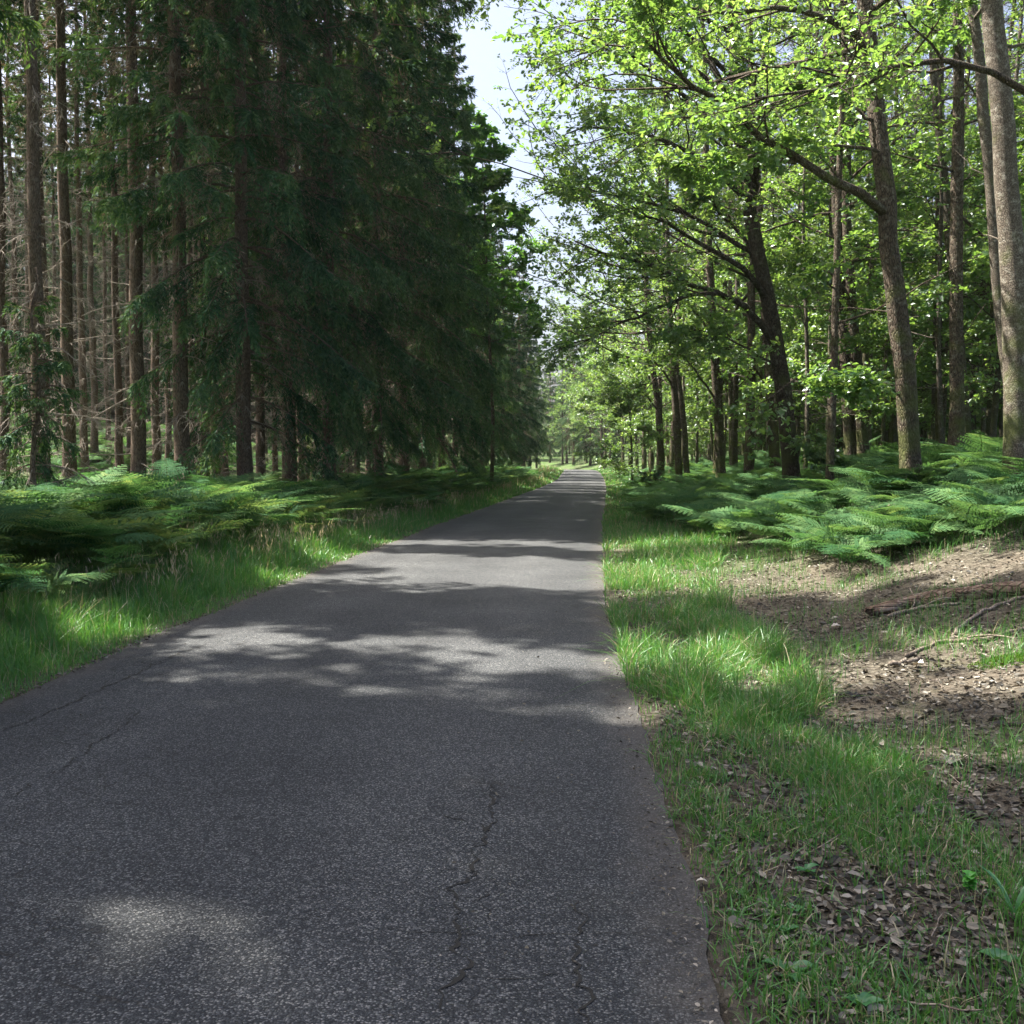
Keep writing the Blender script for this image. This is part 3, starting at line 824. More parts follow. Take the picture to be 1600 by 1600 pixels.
hero('oak_tree', 108, 13.5, .24, [(1690, 760, 0), (1690, 500, 0), (1680, 200, 0), (1672, 40, 0)],
     [([(1678, 170, 13.5), (1600, 141, 13.4), (1535, 108, 13.3), (1490, 92, 13.2), (1450, 84, 13.1), (1400, 92, 13), (1350, 115, 12.8), (1300, 140, 12.6), (1245, 154, 12.4), (1170, 150, 12)], .05),
      ([(1520, 103, 13.3), (1480, 108, 13.2), (1430, 118, 13.4), (1370, 130, 13.6), (1330, 140, 13.8)], .022)],
     'tree outside the right edge whose thin arched limb enters at the upper right corner', top=18, crown0=8.5, Rmax=4.5, nl=16, per_twig=8)
hero('oak_tree', 109, 33, .17, [(1213, 722, 0), (1206, 640, 0), (1200, 560, 0), (1192, 420, 0), (1180, 250, 0)], [([(1205, 625, 33), (1180, 570, 32.5), (1150, 555, 32), (1135, 533, 31.5)], .04)],
     'dark slender trunk standing just left of the leaning broadleaf', top=22, crown0=7, Rmax=4, nl=22, per_twig=14)
hero('oak_tree', 110, 37, .17, [(1128, 718, 0), (1122, 640, 0), (1116, 560, 0), (1112, 480, 0), (1108, 400, 0)],
     [([(1117, 565, 37), (1095, 545, 36.5), (1060, 540, 36), (1040, 530, 35)], .05), ([(1113, 520, 37), (1090, 490, 37.3), (1070, 470, 37.6)], .05), ([(1119, 625, 37), (1085, 575, 36), (1050, 545, 35)], .045)],
     'grey trunk with fanned upswept limbs midway along the wood edge', top=22, crown0=7, Rmax=4.6, nl=24, bias=math.pi, per_twig=14)
hero('oak_tree', 111, 45, .155, [(1063, 728, 0), (1056, 640, 0), (1050, 560, 0), (1045, 440, 0)], [([(1050, 600, 45), (1020, 560, 44), (980, 560, 43)], .05)],
     'dark trunk of the far pair beside the low bright bush', top=22, crown0=6, Rmax=5, nl=24, bias=math.pi, per_twig=14, leaf=.120)
hero('beech_tree', 112, 45.5, .13, [(1074, 726, 0), (1070, 660, 0), (1060, 590, 0), (1050, 520, 0)], [],
     'pale sunlit trunk crossing behind the dark trunk of the far pair', top=20, crown0=7, Rmax=3.5, nl=20, per_twig=14, leaf=.120, barkm=M_SMOOTH)
hero('oak_tree', 113, 56, .2, [(1034, 722, 0), (1030, 640, 0), (1018, 560, 0), (1010, 450, 0)], [([(1028, 640, 56), (1005, 610, 55), (970, 605, 54), (940, 620, 53)], .05)],
     'far broadleaf with a low limb arching over the bright bush', top=23, crown0=5.5, Rmax=6, nl=26, bias=math.pi, per_twig=14, leaf=.121)

B_PROTO = [broadleaf('broadleaf_tree', 201, 21, .115, 4.2, 3.6, nl=30, leaf=.125, thin=.96, per_twig=9, barkm=M_SMOOTH),
           broadleaf('broadleaf_tree', 202, 19, .095, 3.2, 3.2, nl=30, leaf=.125, thin=.96, per_twig=9, barkm=M_OAK),
           broadleaf('broadleaf_tree', 203, 23, .14, 5.0, 4.0, nl=30, leaf=.125, thin=.96, per_twig=9, barkm=M_OAK),
           broadleaf('broadleaf_tree', 204, 17, .07, 2.6, 2.7, nl=30, leaf=.125, thin=.96, per_twig=9, barkm=M_SMOOTH)]
EDGE2 = broadleaf('broadleaf_tree', 233, 20, .15, 5.0, 8.4, nl=38, leaf=.13, per_twig=15, n3=7, thin=.85, thin_h=11, bias=math.pi)
U_PROTO = [broadleaf('young_beech', 221, 8, .05, 1.2, 2.0, nl=22, leaf=.11, per_twig=11, n2=6, n3=5, flat=.12, elev=(.1, .7), barkm=M_SMOOTH, dead=0),
           broadleaf('young_beech', 222, 6, .04, .8, 1.7, nl=18, leaf=.11, per_twig=11, n2=6, n3=5, flat=.12, elev=(.1, .7), barkm=M_SMOOTH, dead=0)]
EDGE = [broadleaf('broadleaf_tree', 231, 22, .2, 3.2, 5.6, nl=36, leaf=.17, per_twig=11, thin=.7, thin_h=12, bias=math.pi),
        broadleaf('broadleaf_tree', 232, 20, .18, 2.6, 5.0, nl=36, leaf=.17, per_twig=11, thin=.7, thin_h=12, bias=math.pi)]
put(EDGE2, float(cen(33)) + HW + 4.6, 33, 'spreading leafy tree behind the leaning broadleaf, crown reaching across the road', 'tree', None, 1.0, rz=.1)
put(EDGE2, float(cen(64)) + HW + 4.0, 64, 'far leafy tree whose crown closes over the road near the bend', 'tree', None, 1.05, rz=-.2)
put(EDGE2, float(cen(52)) + HW + 3.6, 52, 'leafy tree directly behind the low bright bush', 'tree', None, 1.05, rz=.2)
# far trees at the right road edge, leafy to the ground
for k, (px, d) in enumerate(((1000, 66), (985, 76), (972, 88), (965, 100), (958, 113), (951, 126), (942, 140), (932, 154))):
    p = pix(px, 722, d)
    x = max(p[0], float(cen(d)) + HW + 3.4)
    put(EDGE[k % 2], x, d, 'bright far broadleaf crown arching towards the end of the road', 'tree', 'far broadleaf trees along the right road edge', rng.uniform(.9, 1.1), rz=rng.uniform(-.4, .4))
for x, y in ((12.2, 138), (14.5, 146), (11.4, 157), (17, 141), (8.2, 166), (4.0, 168)):
    put(EDGE[int(y) % 2], x, y, 'pale green leafy tree closing the view where the road bends away', 'tree', 'leafy trees at the road bend', rng.uniform(.75, .95))
bins = [(-1e9, 1050, 'slender trunk far back near the road bend'), (1050, 1130, 'slender trunk behind the far pair of trunks'), (1130, 1245, 'slender trunk behind the leaning broadleaf'),
        (1245, 1350, 'slender trunk behind the touching pair of trunks'), (1350, 1440, 'slender trunk behind the dark curved trunk'),
        (1440, 1540, 'slender trunk deep in the sunlit wood right of the dark curved trunk'), (1540, 1e9, 'slender trunk at the far right of the sunlit wood')]
n_in = 0
while n_in < 175:
    y = 20 + 90 * rng.random() ** 1.15; e = rng.uniform(4.2, 10 + y * .55)
    x = float(cen(y)) + HW + e
    px = 800 + x / y * F
    if px > 1760 or (y > 34 and e > 12 and rng.random() < .78): continue
    if min((x - a) ** 2 + (y - b) ** 2 for a, b in taken) < (1.7 if y < 40 else 1.9) ** 2: continue
    if y < 30 and any(abs(px - h) < 26 for h in (1235, 1330, 1420, 1590)): continue
    lab = [l for a, b, l in bins if a <= px < b][0]
    put(B_PROTO[rng.choice(4, p=[.2, .25, .12, .43])], x, y, lab, 'tree', lab.replace('slender trunk', 'slender trunks'), rng.uniform(.85, 1.12), tilt=(rng.normal(0, .025), rng.normal(0, .03)))
    n_in += 1
n_in = 0
while n_in < 48:      # pole-sized stems between the big trunks
    y = rng.uniform(23, 62); px = rng.uniform(1060, 1640)
    x = (px - 800) / F * y
    if x < float(cen(y)) + HW + 4.5 or min((x - a) ** 2 + (y - b) ** 2 for a, b in taken) < 1.0: continue
    if y < 34 and any(abs(px - h) < 24 for h in (1232, 1325, 1412, 1500, 1590)): continue
    lab = [l for a, b, l in bins if a <= px < b][0]
    put(B_PROTO[3], x, y, lab, 'tree', lab.replace('slender trunk', 'slender trunks'), rng.uniform(.72, 1.05), tilt=(rng.normal(0, .03), rng.normal(0, .035)))
    n_in += 1
n_in = 0
while n_in < 34:
    y = rng.uniform(88, 165); e = rng.uniform(16, 30 + y * .55)
    x = float(cen(min(y, 120))) + HW + e
    if x / y > .62 or min((x - a) ** 2 + (y - b) ** 2 for a, b in taken) < 3.2 ** 2: continue
    put(EDGE[rng.integers(0, 2)], x, y, 'leafy crown at the very back of the sunlit wood', 'tree', 'leafy trees at the back of the sunlit wood', rng.uniform(.85, 1.15))
    n_in += 1
n_in = 0
while n_in < 130:
    y = 36 + 58 * rng.random(); e = rng.uniform(5, 8 + y * .5)
    x = float(cen(y)) + HW + e
    px = 800 + x / y * F
    if px > 1720 or (px < 1150 and n_in > 90): continue
    if min((x - a) ** 2 + (y - b) ** 2 for a, b in taken) < 1.3 ** 2: continue
    lab = 'young beech sapling with level leaf sprays ' + ('in the middle depth of the wood' if y < 55 else 'far back among the slender trunks')
    put(U_PROTO[rng.integers(0, 2)], x, y, lab, 'sapling', lab.replace('sapling', 'saplings'), rng.uniform(.7, 1.25))
    n_in += 1
# low bright bush by the road, dark young fir at its foot, leafy tree among the spruces
bush = broadleaf('roadside_bush', 241, 5.4, .05, .25, 3.2, nl=26, leaf=.12, per_twig=9, n2=6, n3=5, flat=.10, elev=(.05, .9), dead=0, barkm=M_SMOOTH)
p = pix(988, 722, 52); place(bush, p[0], 52, .4); tag(bush, 'low bright spreading bush with level sprays at the right road edge', 'bush')
lt = broadleaf('broadleaf_tree', 251, 17, .09, 7.0, 3.7, nl=44, leaf=.17, per_twig=16, n2=6, n3=6, dead=0, leafmat=M_YOUNG)
p = pix(768, 722, 49); place(lt, p[0], 49); tag(lt, 'slim bright green broadleaf growing against the dark spruce wall', 'tree')
yf = spruce('young_spruce', 261, 1.7, .025, .12, 1.0, 0, 0, k=.5, brown=.02, dens=2.5, gap=.12, ss=.6)
p = pix(1015, 722, 47); place(yf, p[0], 47); tag(yf, 'small dark young spruce at the foot of the bright bush', 'young spruce')
ys1 = spruce('young_spruce', 262, 4.4, .04, .5, .85, .3, 1.5, k=.24, brown=.2, dens=1.8, droop=1.5, gap=.16, ss=.55)
p = pix(52, 722, 15.5); place(ys1, p[0], 15.5, 1.0); tag(ys1, 'thin drooping young spruce standing in the ferns at the left edge', 'young spruce')
exec_later = []

# ------------------------------------------------------------------ bracken
def frond_into(mb, rng, base, az, pet, L, lean, lod=9):
    """one bracken frond: a bare stalk bending over into a flat, wide, twice divided blade"""
    fr = rng.uniform(.08, .88)
    d0 = np.array([math.cos(az), math.sin(az), 0.])
    n = 16
    s = np.linspace(0, 1, n); tot = pet + L
    f = np.clip((s * tot - pet) / L, 0, 1)
    end = rng.uniform(-.28, .12)
    ang = lean * (1 - smooth(-.1, .3, f)) + (.22 + (end - .22) * f) * smooth(-.1, .3, f)
    step = tot / (n - 1)
    x = np.concatenate([[0], np.cumsum(np.cos(ang[:-1]) * step)]); z = np.concatenate([[0], np.cumsum(np.sin(ang[:-1]) * step)])
    lat0 = np.array([-d0[1], d0[0], 0.])
    bend = rng.normal(0, .10)
    rib = base + x[:, None] * d0 + z[:, None] * np.array([0, 0, 1.]) + (x ** 2 * bend)[:, None] * lat0
    tubes(mb, rib[None], np.linspace(.006, .0015, n)[None], 3, rnd=.7)
    roll = rng.normal(0, .22)
    K = 11
    fk = np.linspace(.0, .96, K) ** .92
    sk = (pet + fk * L) / tot
    pos = np.stack([np.interp(sk, s, rib[:, k]) for k in range(3)], 1)
    pos2 = np.stack([np.interp(np.clip(sk + .02, 0, 1), s, rib[:, k]) for k in range(3)], 1)
    tn = unit(pos2 - pos + d0 * 1e-4)
    latr = lat0 * math.cos(roll) + np.array([0, 0, 1.]) * math.sin(roll)
    nrm = np.cross(tn, latr); nrm = unit(nrm) * np.sign(nrm[:, 2:3] + 1e-6)
    Lp = L * .50 * (1 - fk) ** .85 * np.where(fk < .05, .8, 1) + .03
    for sg in (-1, 1):
        dirp = unit(latr * sg + tn * (.25 + .65 * fk)[:, None])
        q = np.linspace(.05, .95, lod)
        PP = pos[:, None] + dirp[:, None] * (Lp[:, None] * q[None])[..., None]
        PP = PP - (nrm[:, None] * (Lp[:, None] * q[None] ** 2 * rng.uniform(.02, .16, (K, 1)))[..., None])
        ll = np.minimum(Lp[:, None] * .24, .052) * (1 - .72 * q[None]) + .006
        dp = np.repeat(dirp[:, None], lod, 1).reshape(-1, 3)
        nn = np.repeat(nrm[:, None], lod, 1).reshape(-1, 3)
        tone = np.repeat(np.clip(fr + rng.normal(0, .10, K), .0, .92), lod)
        for s2 in (-1, 1):
            c = np.cross(nn, dp) * s2
            dd = unit(c + dp * .5 + rng.normal(0, .05, c.shape))
            l = ll.ravel() * rng.uniform(.9, 1.1, len(dd))
            wd = np.minimum(l * .8, .92 * np.repeat(Lp / lod, lod)) + .004
            rhombi(mb, PP.reshape(-1, 3), dd, l, wd, unit(nn + rng.normal(0, .10, nn.shape)), np.clip(tone + rng.normal(0, .05, len(dd)), 0, .95), mid=.3)

def fern(name, seed, nf, pet, L, lean=(1.1, 1.45)):
    rng = np.random.default_rng(seed)
    mb = MB()
    a0 = rng.uniform(0, 6.28)
    for k in range(nf):
        frond_into(mb, rng, np.array([rng.normal(0, .06), rng.normal(0, .06), -.02]), a0 + k * 6.28 / nf + rng.normal(0, .6),
                   pet * rng.uniform(.75, 1.2), L * rng.uniform(.85, 1.15), rng.uniform(*lean))
    return link(name, mb.mesh('bracken', M_FERN))

TALL = [fern('bracken_fern', 301, 2, .62, .84), fern('bracken_fern', 302, 2, .80, .90), fern('bracken_fern', 303, 3, .55, .75)]
LOWF = [fern('bracken_fern', 311, 2, .34, .70), fern('bracken_fern', 312, 2, .46, .80), fern('bracken_fern', 313, 3, .26, .60)]
rng = np.random.default_rng(909)
def fern_points_left(n):
    out = []
    while len(out) < n:
        y = 5.5 + 75 * rng.random() ** 1.7
        e = 1.4 + rng.random() * (6.2 if y < 30 else 2.6)
        if y > 60 and e > 3.2: continue
        x = float(cen(y)) - HW - e
        if x / y < -.62: continue
        out.append((x, y, e))
    return out
Y_LOG = gpix(1372, 962)[1]
def fern_points_right(n):
    out = []
    while len(out) < n:
        y = 7.4 + 80 * rng.random() ** 1.6
        lo = 3.1 - 1.9 * float(smooth(8, 26, y)) + (.9 * (float(vn(0, y, 3, 4)) - .5))
        e = lo + rng.random() ** 1.2 * (6 + y * .55)
        x = float(cen(y)) + HW + e
        if x / y > .62: continue
        if y > 13 and float(vn(x, y, 2.6, 44)) < .30: continue
        if y < 12 and float(vn(x, y, 1.2, 46)) < .40: continue
        if x / y > .31 and y < Y_LOG + .55: continue
        out.append((x, y, e))
    return out
PL = sorted(fern_points_left(1650), key=lambda q: q[1]); PR = sorted(fern_points_right(2300), key=lambda q: q[1])
first = set()
def put_fern(protos, x, y, s, lab, grp):
    k = rng.integers(0, len(protos)); pr = protos[k]
    if k not in first and protos is TALL: first.add(k); o = pr
    elif (k + 10) not in first and protos is LOWF: first.add(k + 10); o = pr
    else: o = pr.copy(); COL.objects.link(o)
    place(o, x, y, rng.uniform(0, 6.28), s, tilt=(rng.normal(0, .1), rng.normal(0, .1)))
    tag(o, lab, 'fern', grp)
NL, NR = 150, 130
for x, y, e in PL[:NL]:
    put_fern(TALL, x, y, float(.74 + .42 * smooth(1.3, 2.8, e)) * rng.uniform(.8, 1.15), 'tall bracken fern in the shaded bank left of the road', 'tall bracken left of the road')
for x, y, e in PR[:NR]:
    put_fern(LOWF, x, y, rng.uniform(.75, 1.2), 'low bracken fern on the bank right of the road', 'low bracken right of the road')

def instancer(name, pts, protos, s0, s1, label_scale):
    P = np.array([(x, y, float(gz(x, y)) - .03) for x, y, _ in pts], np.float32)
    me = bpy.data.meshes.new(name); me.vertices.add(len(P)); me.vertices.foreach_set('co', P.ravel())
    rot = np.stack([rng.normal(0, .1, len(P)), rng.normal(0, .1, len(P)), rng.uniform(0, 6.28, len(P))], 1).astype(np.float32)
    a = me.attributes.new('rot', 'FLOAT_VECTOR', 'POINT'); a.data.foreach_set('vector', rot.ravel())
    a = me.attributes.new('scl', 'FLOAT', 'POINT'); a.data.foreach_set('value', label_scale(np.array([q[2] for q in pts])).astype(np.float32) * rng.uniform(s0, s1, len(P)).astype(np.float32))
    a = me.attributes.new('pick', 'INT', 'POINT'); a.data.foreach_set('value', rng.integers(0, len(protos), len(P)).astype(np.int32))
    me.update()
    o = link(name, me); tag(o, kind='stuff')
    ng = bpy.data.node_groups.new(name, 'GeometryNodeTree')
    ng.interface.new_socket('Geometry', in_out='INPUT', socket_type='NodeSocketGeometry')
    ng.interface.new_socket('Geometry', in_out='OUTPUT', socket_type='NodeSocketGeometry')
    gi = ng.nodes.new('NodeGroupInput'); go = ng.nodes.new('NodeGroupOutput'); jn = ng.nodes.new('GeometryNodeJoinGeometry')
    def attr(nm, t):
        n = ng.nodes.new('GeometryNodeInputNamedAttribute'); n.data_type = t; n.inputs['Name'].default_value = nm
        return [s for s in n.outputs if s.enabled][0]
    ra, sa, pa = attr('rot', 'FLOAT_VECTOR'), attr('scl', 'FLOAT'), attr('pick', 'INT')
    for k, pr in enumerate(protos):
        oi = ng.nodes.new('GeometryNodeObjectInfo'); oi.transform_space = 'ORIGINAL'; oi.inputs['Object'].default_value = pr; oi.inputs['As Instance'].default_value = True
        cm = ng.nodes.new('FunctionNodeCompare'); cm.data_type = 'INT'; cm.operation = 'EQUAL'
        ins = [s for s in cm.inputs if s.enabled]
        ng.links.new(pa, ins[0]); ins[1].default_value = k
        ip = ng.nodes.new('GeometryNodeInstanceOnPoints')
        ng.links.new(gi.outputs[0], ip.inputs['Points']); ng.links.new(cm.outputs[0], ip.inputs['Selection'])
        ng.links.new(oi.outputs['Geometry'], ip.inputs['Instance']); ng.links.new(ra, ip.inputs['Rotation']); ng.links.new(sa, ip.inputs['Scale'])
        ng.links.new(ip.outputs[0], jn.inputs[0])
    ng.links.new(jn.outputs[0], go.inputs[0])
    md = o.modifiers.new('scatter', 'NODES'); md.node_group = ng
    return o
instancer('tall_fern_undergrowth', PL[NL:], TALL, .8, 1.15, lambda e: .74 + .42 * smooth(1.3, 2.8, e))
instancer('low_fern_undergrowth', PR[NR:], LOWF, .8, 1.3, lambda e: 1 + 0 * e)
# sunlit ferns in the clearing behind the spruces
PC = []
while len(PC) < 1400:
    y = rng.uniform(18, 95); e = rng.uniform(14, 44); x = float(cen(y)) - HW - e
    if x / y > -.62 and vn(x, y, 4, 8) > .3: PC.append((x, y, e))
instancer('clearing_fern_undergrowth', PC, LOWF, .9, 1.5, lambda e: 1 + 0 * e)

# ------------------------------------------------------------------ grass
def blades(mb, rng, x, y, h, w_, rnd, lean=.35):
    N = len(x)
    z = gz(x, y)
    b = np.stack([x, y, z - .01], 1)
    a = rng.uniform(0, 6.283, N); la = rng.uniform(0, 6.283, N)
    side = np.stack([np.cos(a), np.sin(a), 0 * a], 1)
    ld = np.stack([np.cos(la), np.sin(la), 0 * la], 1)
    le = np.abs(rng.normal(0, lean, N))[:, None]
    lv = []
    for t, ww in ((0, 1), (.45, .85), (.8, .5)):
        p = b + np.array([0, 0, 1.]) * (h * t)[:, None] * (1 - .25 * le * t) + ld * le * (h * t * t)[:, None]
        lv.append(p - side * (w_ * ww * .5)[:, None]); lv.append(p + side * (w_ * ww * .5)[:, None])
    tip = b + np.array([0, 0, 1.]) * h[:, None] * (1 - .35 * le) + ld * le * h[:, None]
    lv.append(tip)
    V = np.stack(lv, 1); k = np.arange(N)[:, None] * 7
    n0 = mb.n
    mb.add(V, np.concatenate([k + np.array([[0, 1, 3, 2]]), k + np.array([[2, 3, 5, 4]])]), np.concatenate([rnd, rnd]))
    mb.f.append(k + np.array([[4, 5, 6]]) + n0); mb.r.append(rnd.astype(np.float32))

def ydist(n, y0, y1, p):
    u = rng.random(n); q = 1 - p
    return (y0 ** q + u * (y1 ** q - y0 ** q)) ** (1 / q)

gmb = MB()
# left verge
N = 150000
y = ydist(N, 4.5, 135, 1.45); e = rng.random(N) ** .85 * 2.5 - .06 + (vn(y, 0 * y, .5, 21) - .5) * .14
clump = vn(cen(y) - e, y, .35, 22)
keep = rng.random(N) < .35 + .9 * clump
y, e, clump = y[keep], e[keep], clump[keep]
x = cen(y) - HW - e
h = (.07 + .21 * smooth(.05, .9, e) + .10 * smooth(20, 60, y)) * rng.uniform(.55, 1.35, len(y)) * (.7 + .6 * clump)
rn = np.clip(rng.normal(.42, .2, len(y)) + .25 * (clump - .5), 0, .86)
dry = rng.random(len(y)) < .045 + .05 * smooth(25, 60, y)
rn = np.where(dry, rng.uniform(.9, 1, len(y)), rn); h = np.where(dry, h * 1.35, h)
blades(gmb, rng, x, y, h, .0046 * np.maximum(1, y / 9) * rng.uniform(.7, 1.4, len(y)), rn, lean=.6)
# right verge: tufts close to the road, thin short grass over the litter, meadow further on
N = 110000
y = ydist(N, 2.6, 130, 1.5); e = rng.random(N) ** 1.15 * (1.35 + 1.3 * smooth(12, 20, y)) - .02
cl = .65 * vn(cen(y) + e, y, .42, 31) + .35 * vn(cen(y) + e, y, .15, 32)
dens = (.12 + .88 * smooth(.32, .62, cl)) * (.42 + .58 * smooth(3.6, 5.6, y)) * (.12 + .88 * smooth(.0, .22, e + .10 * smooth(5, 7, y)))
keep = rng.random(N) < dens
y, e, cl = y[keep], e[keep], cl[keep]
h = (.07 + .20 * smooth(.38, .75, cl) * smooth(4, 7, y) * (1 - .35 * smooth(12, 22, y))) * rng.uniform(.5, 1.4, len(y))
rn = np.clip(rng.normal(.45, .2, len(y)), 0, .86); dry = rng.random(len(y)) < .16
rn = np.where(dry, rng.uniform(.9, 1, len(y)), rn)
blades(gmb, rng, cen(y) + HW + e, y, h, .0052 * np.maximum(1, y / 9) * rng.uniform(.6, 1.5, len(y)), rn, lean=.8)
N = 125000
y = ydist(N, 2.4, 40, 1.45); e = .5 + rng.random(N) * 6.5
cl = vn(cen(y) + e, y, .9, 33) * .6 + vn(cen(y) + e, y, .3, 34) * .4
keep = rng.random(N) < smooth(.38, .68, cl) * .9 * (.45 + .55 * smooth(3.6, 6, y))
y, e = y[keep], e[keep]
blades(gmb, rng, cen(y) + HW + e, y, rng.uniform(.06, .24, len(y)), .0036 * np.maximum(1, y / 9) * rng.uniform(.7, 1.4, len(y)), np.where(rng.random(len(y)) < .12, .95, np.clip(rng.normal(.4, .2, len(y)), 0, .86)), lean=.55)
tag(link('grass', gmb.mesh('grass', M_GRASS)), kind='stuff')
# flowering grass stalks on the left verge
smb = MB()
N = 1700
y = ydist(N, 6, 110, 1.1); e = rng.uniform(.5, 1.9, N); cl = vn(y, e, 1.6, 51)
keep = cl > .42; y, e = y[keep], e[keep]
x = cen(y) - HW - e; n = len(y)
hh = rng.uniform(.34, .62, n); ww = .0028 * np.maximum(1, y / 12)
blades(smb, rng, x, y, hh, ww, np.full(n, .91), lean=.22)
b = np.stack([x, y, gz(x, y) + hh * .72], 1)
for k in range(5):
    d = unit(np.stack([rng.normal(0, .3, n), rng.normal(0, .3, n), np.ones(n)], 1))
    rhombi(smb, b + np.array([0, 0, 1.]) * (hh * .06 * k)[:, None] + rng.normal(0, .012, (n, 3)), d, rng.uniform(.05, .10, n), .010 * np.maximum(1, y / 14), unit(rng.normal(0, 1, (n, 3))), rng.uniform(.93, 1, n))
tag(link('flowering_grass', smb.mesh('flowering_grass', M_GRASS)), kind='stuff')

# ------------------------------------------------------------------ leaf litter
lmb = MB()
def litter(y, e, side, s0, s1):
    x = np.where(side > 0, cen(y) + HW + e, cen(y) - HW - e); n = len(y)
    a = rng.uniform(0, 6.283, n)
    d = unit(np.stack([np.cos(a), np.sin(a), rng.normal(0, .22, n)], 1))
    nr = unit(np.array([0, 0, 1.]) + rng.normal(0, .55, (n, 3)))
    L = s0 + (s1 - s0) * rng.beta(1.4, 3.2, n)
    z = np.where(e > .02, gz(x, y), road_z(y) + .012 + .035 * (1 - np.clip((x - cen(y)) / HW, -1, 1) ** 2))
    leaves(lmb, np.stack([x, y, z + rng.uniform(.0, .018, n)], 1), d, L, L * rng.uniform(.4, .75, n), nr, np.clip(rng.beta(1.3, 1.7, n), 0, 1))
N = 105000
y = ydist(N, 2.3, 24, 1.5); e = rng.random(N) * 7 + .12
m = rng.random(N) < .72 + .28 * smooth(.3, .6, vn(cen(y) + e, y, 1.0, 61))
litter(y[m], e[m], np.ones(m.sum()), .011, .078)
N = 900
y = ydist(N, 2.3, 24, 1.5); e = np.abs(rng.normal(0, .12, N)) - .14
litter(y, e, np.ones(N), .010, .032)
N = 900
y = ydist(N, 5, 40, 1.4); e = np.abs(rng.normal(0, .09, N)) - .08
litter(y, e, -np.ones(N), .02, .05)
N = 9000
y = ydist(N, 12, 70, 1.1); e = rng.uniform(5.5, 24, N)
litter(y, e, -np.ones(N), .05, .16)
N = 9000
y = ydist(N, 14, 70, 1.1); e = rng.uniform(4, 26, N)
litter(y, e, np.ones(N), .05, .14)
N = 520
y = ydist(N, 2.4, 30, 1.3); uu = np.sign(rng.normal(0, 1, N) + .3) * (1 - np.abs(rng.normal(0, .3, N)))
litter(y, np.clip(uu, -1, 1) * HW - HW, np.ones(N), .006, .030)
tag(link('leaf_litter', lmb.mesh('leaf_litter', M_LITTER)), kind='stuff')

# thin twigs among the litter
wmb = MB()
N = 1500
y = ydist(N, 2.4, 26, 1.4); e = .15 + rng.random(N) * 7
x = cen(y) + HW + e; a_ = rng.uniform(0, 6.283, N); l_ = .04 + .30 * rng.beta(1.2, 4, N)
P0 = np.stack([x, y, gz(x, y) + .012], 1); D0 = np.stack([np.cos(a_), np.sin(a_), rng.normal(0, .08, N)], 1)
tubes(wmb, grow(rng, P0, D0, l_, 5, .16, 0.), (.0016 + .010 * l_)[:, None] * np.linspace(1, .5, 5)[None], 4)
tag(link('twig_litter', wmb.mesh('twig_litter', M_STICK, True)), kind='stuff')

# ------------------------------------------------------------------ fallen wood
def stick(name, pts, r0, r1, label, cat='branch', material=None, S=7, lift=.01, twigs=0, seed=0, group=None):
    g = np.random.default_rng(seed)
    P = np.array([gpix(*q) if len(q) == 2 else gpix(q[0], q[1], q[2]) for q in pts])
    P[:, 2] += r0 + lift
    s = np.concatenate([[0], np.cumsum(np.linalg.norm(np.diff(P, axis=0), axis=1))]); s /= s[-1]
    q = np.linspace(0, 1, max(10, len(pts) * 4))
    Q = np.stack([np.interp(q, s, P[:, k]) for k in range(3)], 1)
    Q[1:-1] = (Q[:-2] + 2 * Q[1:-1] + Q[2:]) / 4
    Q[1:-1] += g.normal(0, r0 * .35, Q[1:-1].shape)
    o0 = Q[0].copy()
    mb = MB()
    tubes(mb, (Q - o0)[None], (np.linspace(r0, r1, len(q)) * g.uniform(.85, 1.12, len(q)))[None], S)
    if twigs:
        p, fw = at_t(np.repeat((Q - o0)[None], twigs, 0), g.uniform(.15, .95, twigs))
        d = unit(fw + g.normal(0, .7, fw.shape) * [1, 1, .35])
        Pt = grow(g, p, d, g.uniform(.15, .55, twigs), 5, .2, -.2)
        tubes(mb, Pt, r1 * np.array([.8, .7, .6, .5, .3])[None], 4)
    o = link(name, mb.mesh(name, material or M_STICK, True)); o.location = o0
    tag(o, label, cat, group)
    return o

# rotting log with a splintered end
P = np.array([gpix(1372, 962), gpix(1425, 950), gpix(1480, 941), gpix(1540, 934), gpix(1600, 930), gpix(1680, 925), gpix(1760, 918)])
P[:, 2] = np.maximum(P[:, 2], 0) + .05
q = np.linspace(0, 1, 40); s = np.linspace(0, 1, len(P))
Q = np.stack([np.interp(q, s, P[:, k]) for k in range(3)], 1)
for _ in range(4): Q[1:-1] = (Q[:-2] + Q[1:-1] * 2 + Q[2:]) / 4
lg = MB(); S = 18
tubes(lg, (Q - Q[0])[None], np.interp(q, [0, .05, .2, 1], [.045, .062, .07, .085])[None], S)
V = lg.v[0].reshape(40, S, 3); c0 = (Q - Q[0])[:, None]
f = 1 + (vn(np.arange(S)[None] * 1.0 + 0 * q[:, None], q[:, None] * 9 + 0 * np.arange(S)[None], 1.3, 71) - .5) * .4
V[:] = c0 + (V - c0) * f[..., None]
V[0, :, :] += (unit(Q[0] - Q[3])[None] * (vn(np.arange(S) * 2.3, 0 * np.arange(S), 1.0, 73) * .16)[:, None])
lg.v[0] = V.reshape(-1, 3).astype(np.float32)
log = link('fallen_log', lg.mesh('fallen_log', M_ROTTEN, True)); log.location = Q[0]
tag(log, 'rotting brown log with splintered end lying below the ferns', 'log')

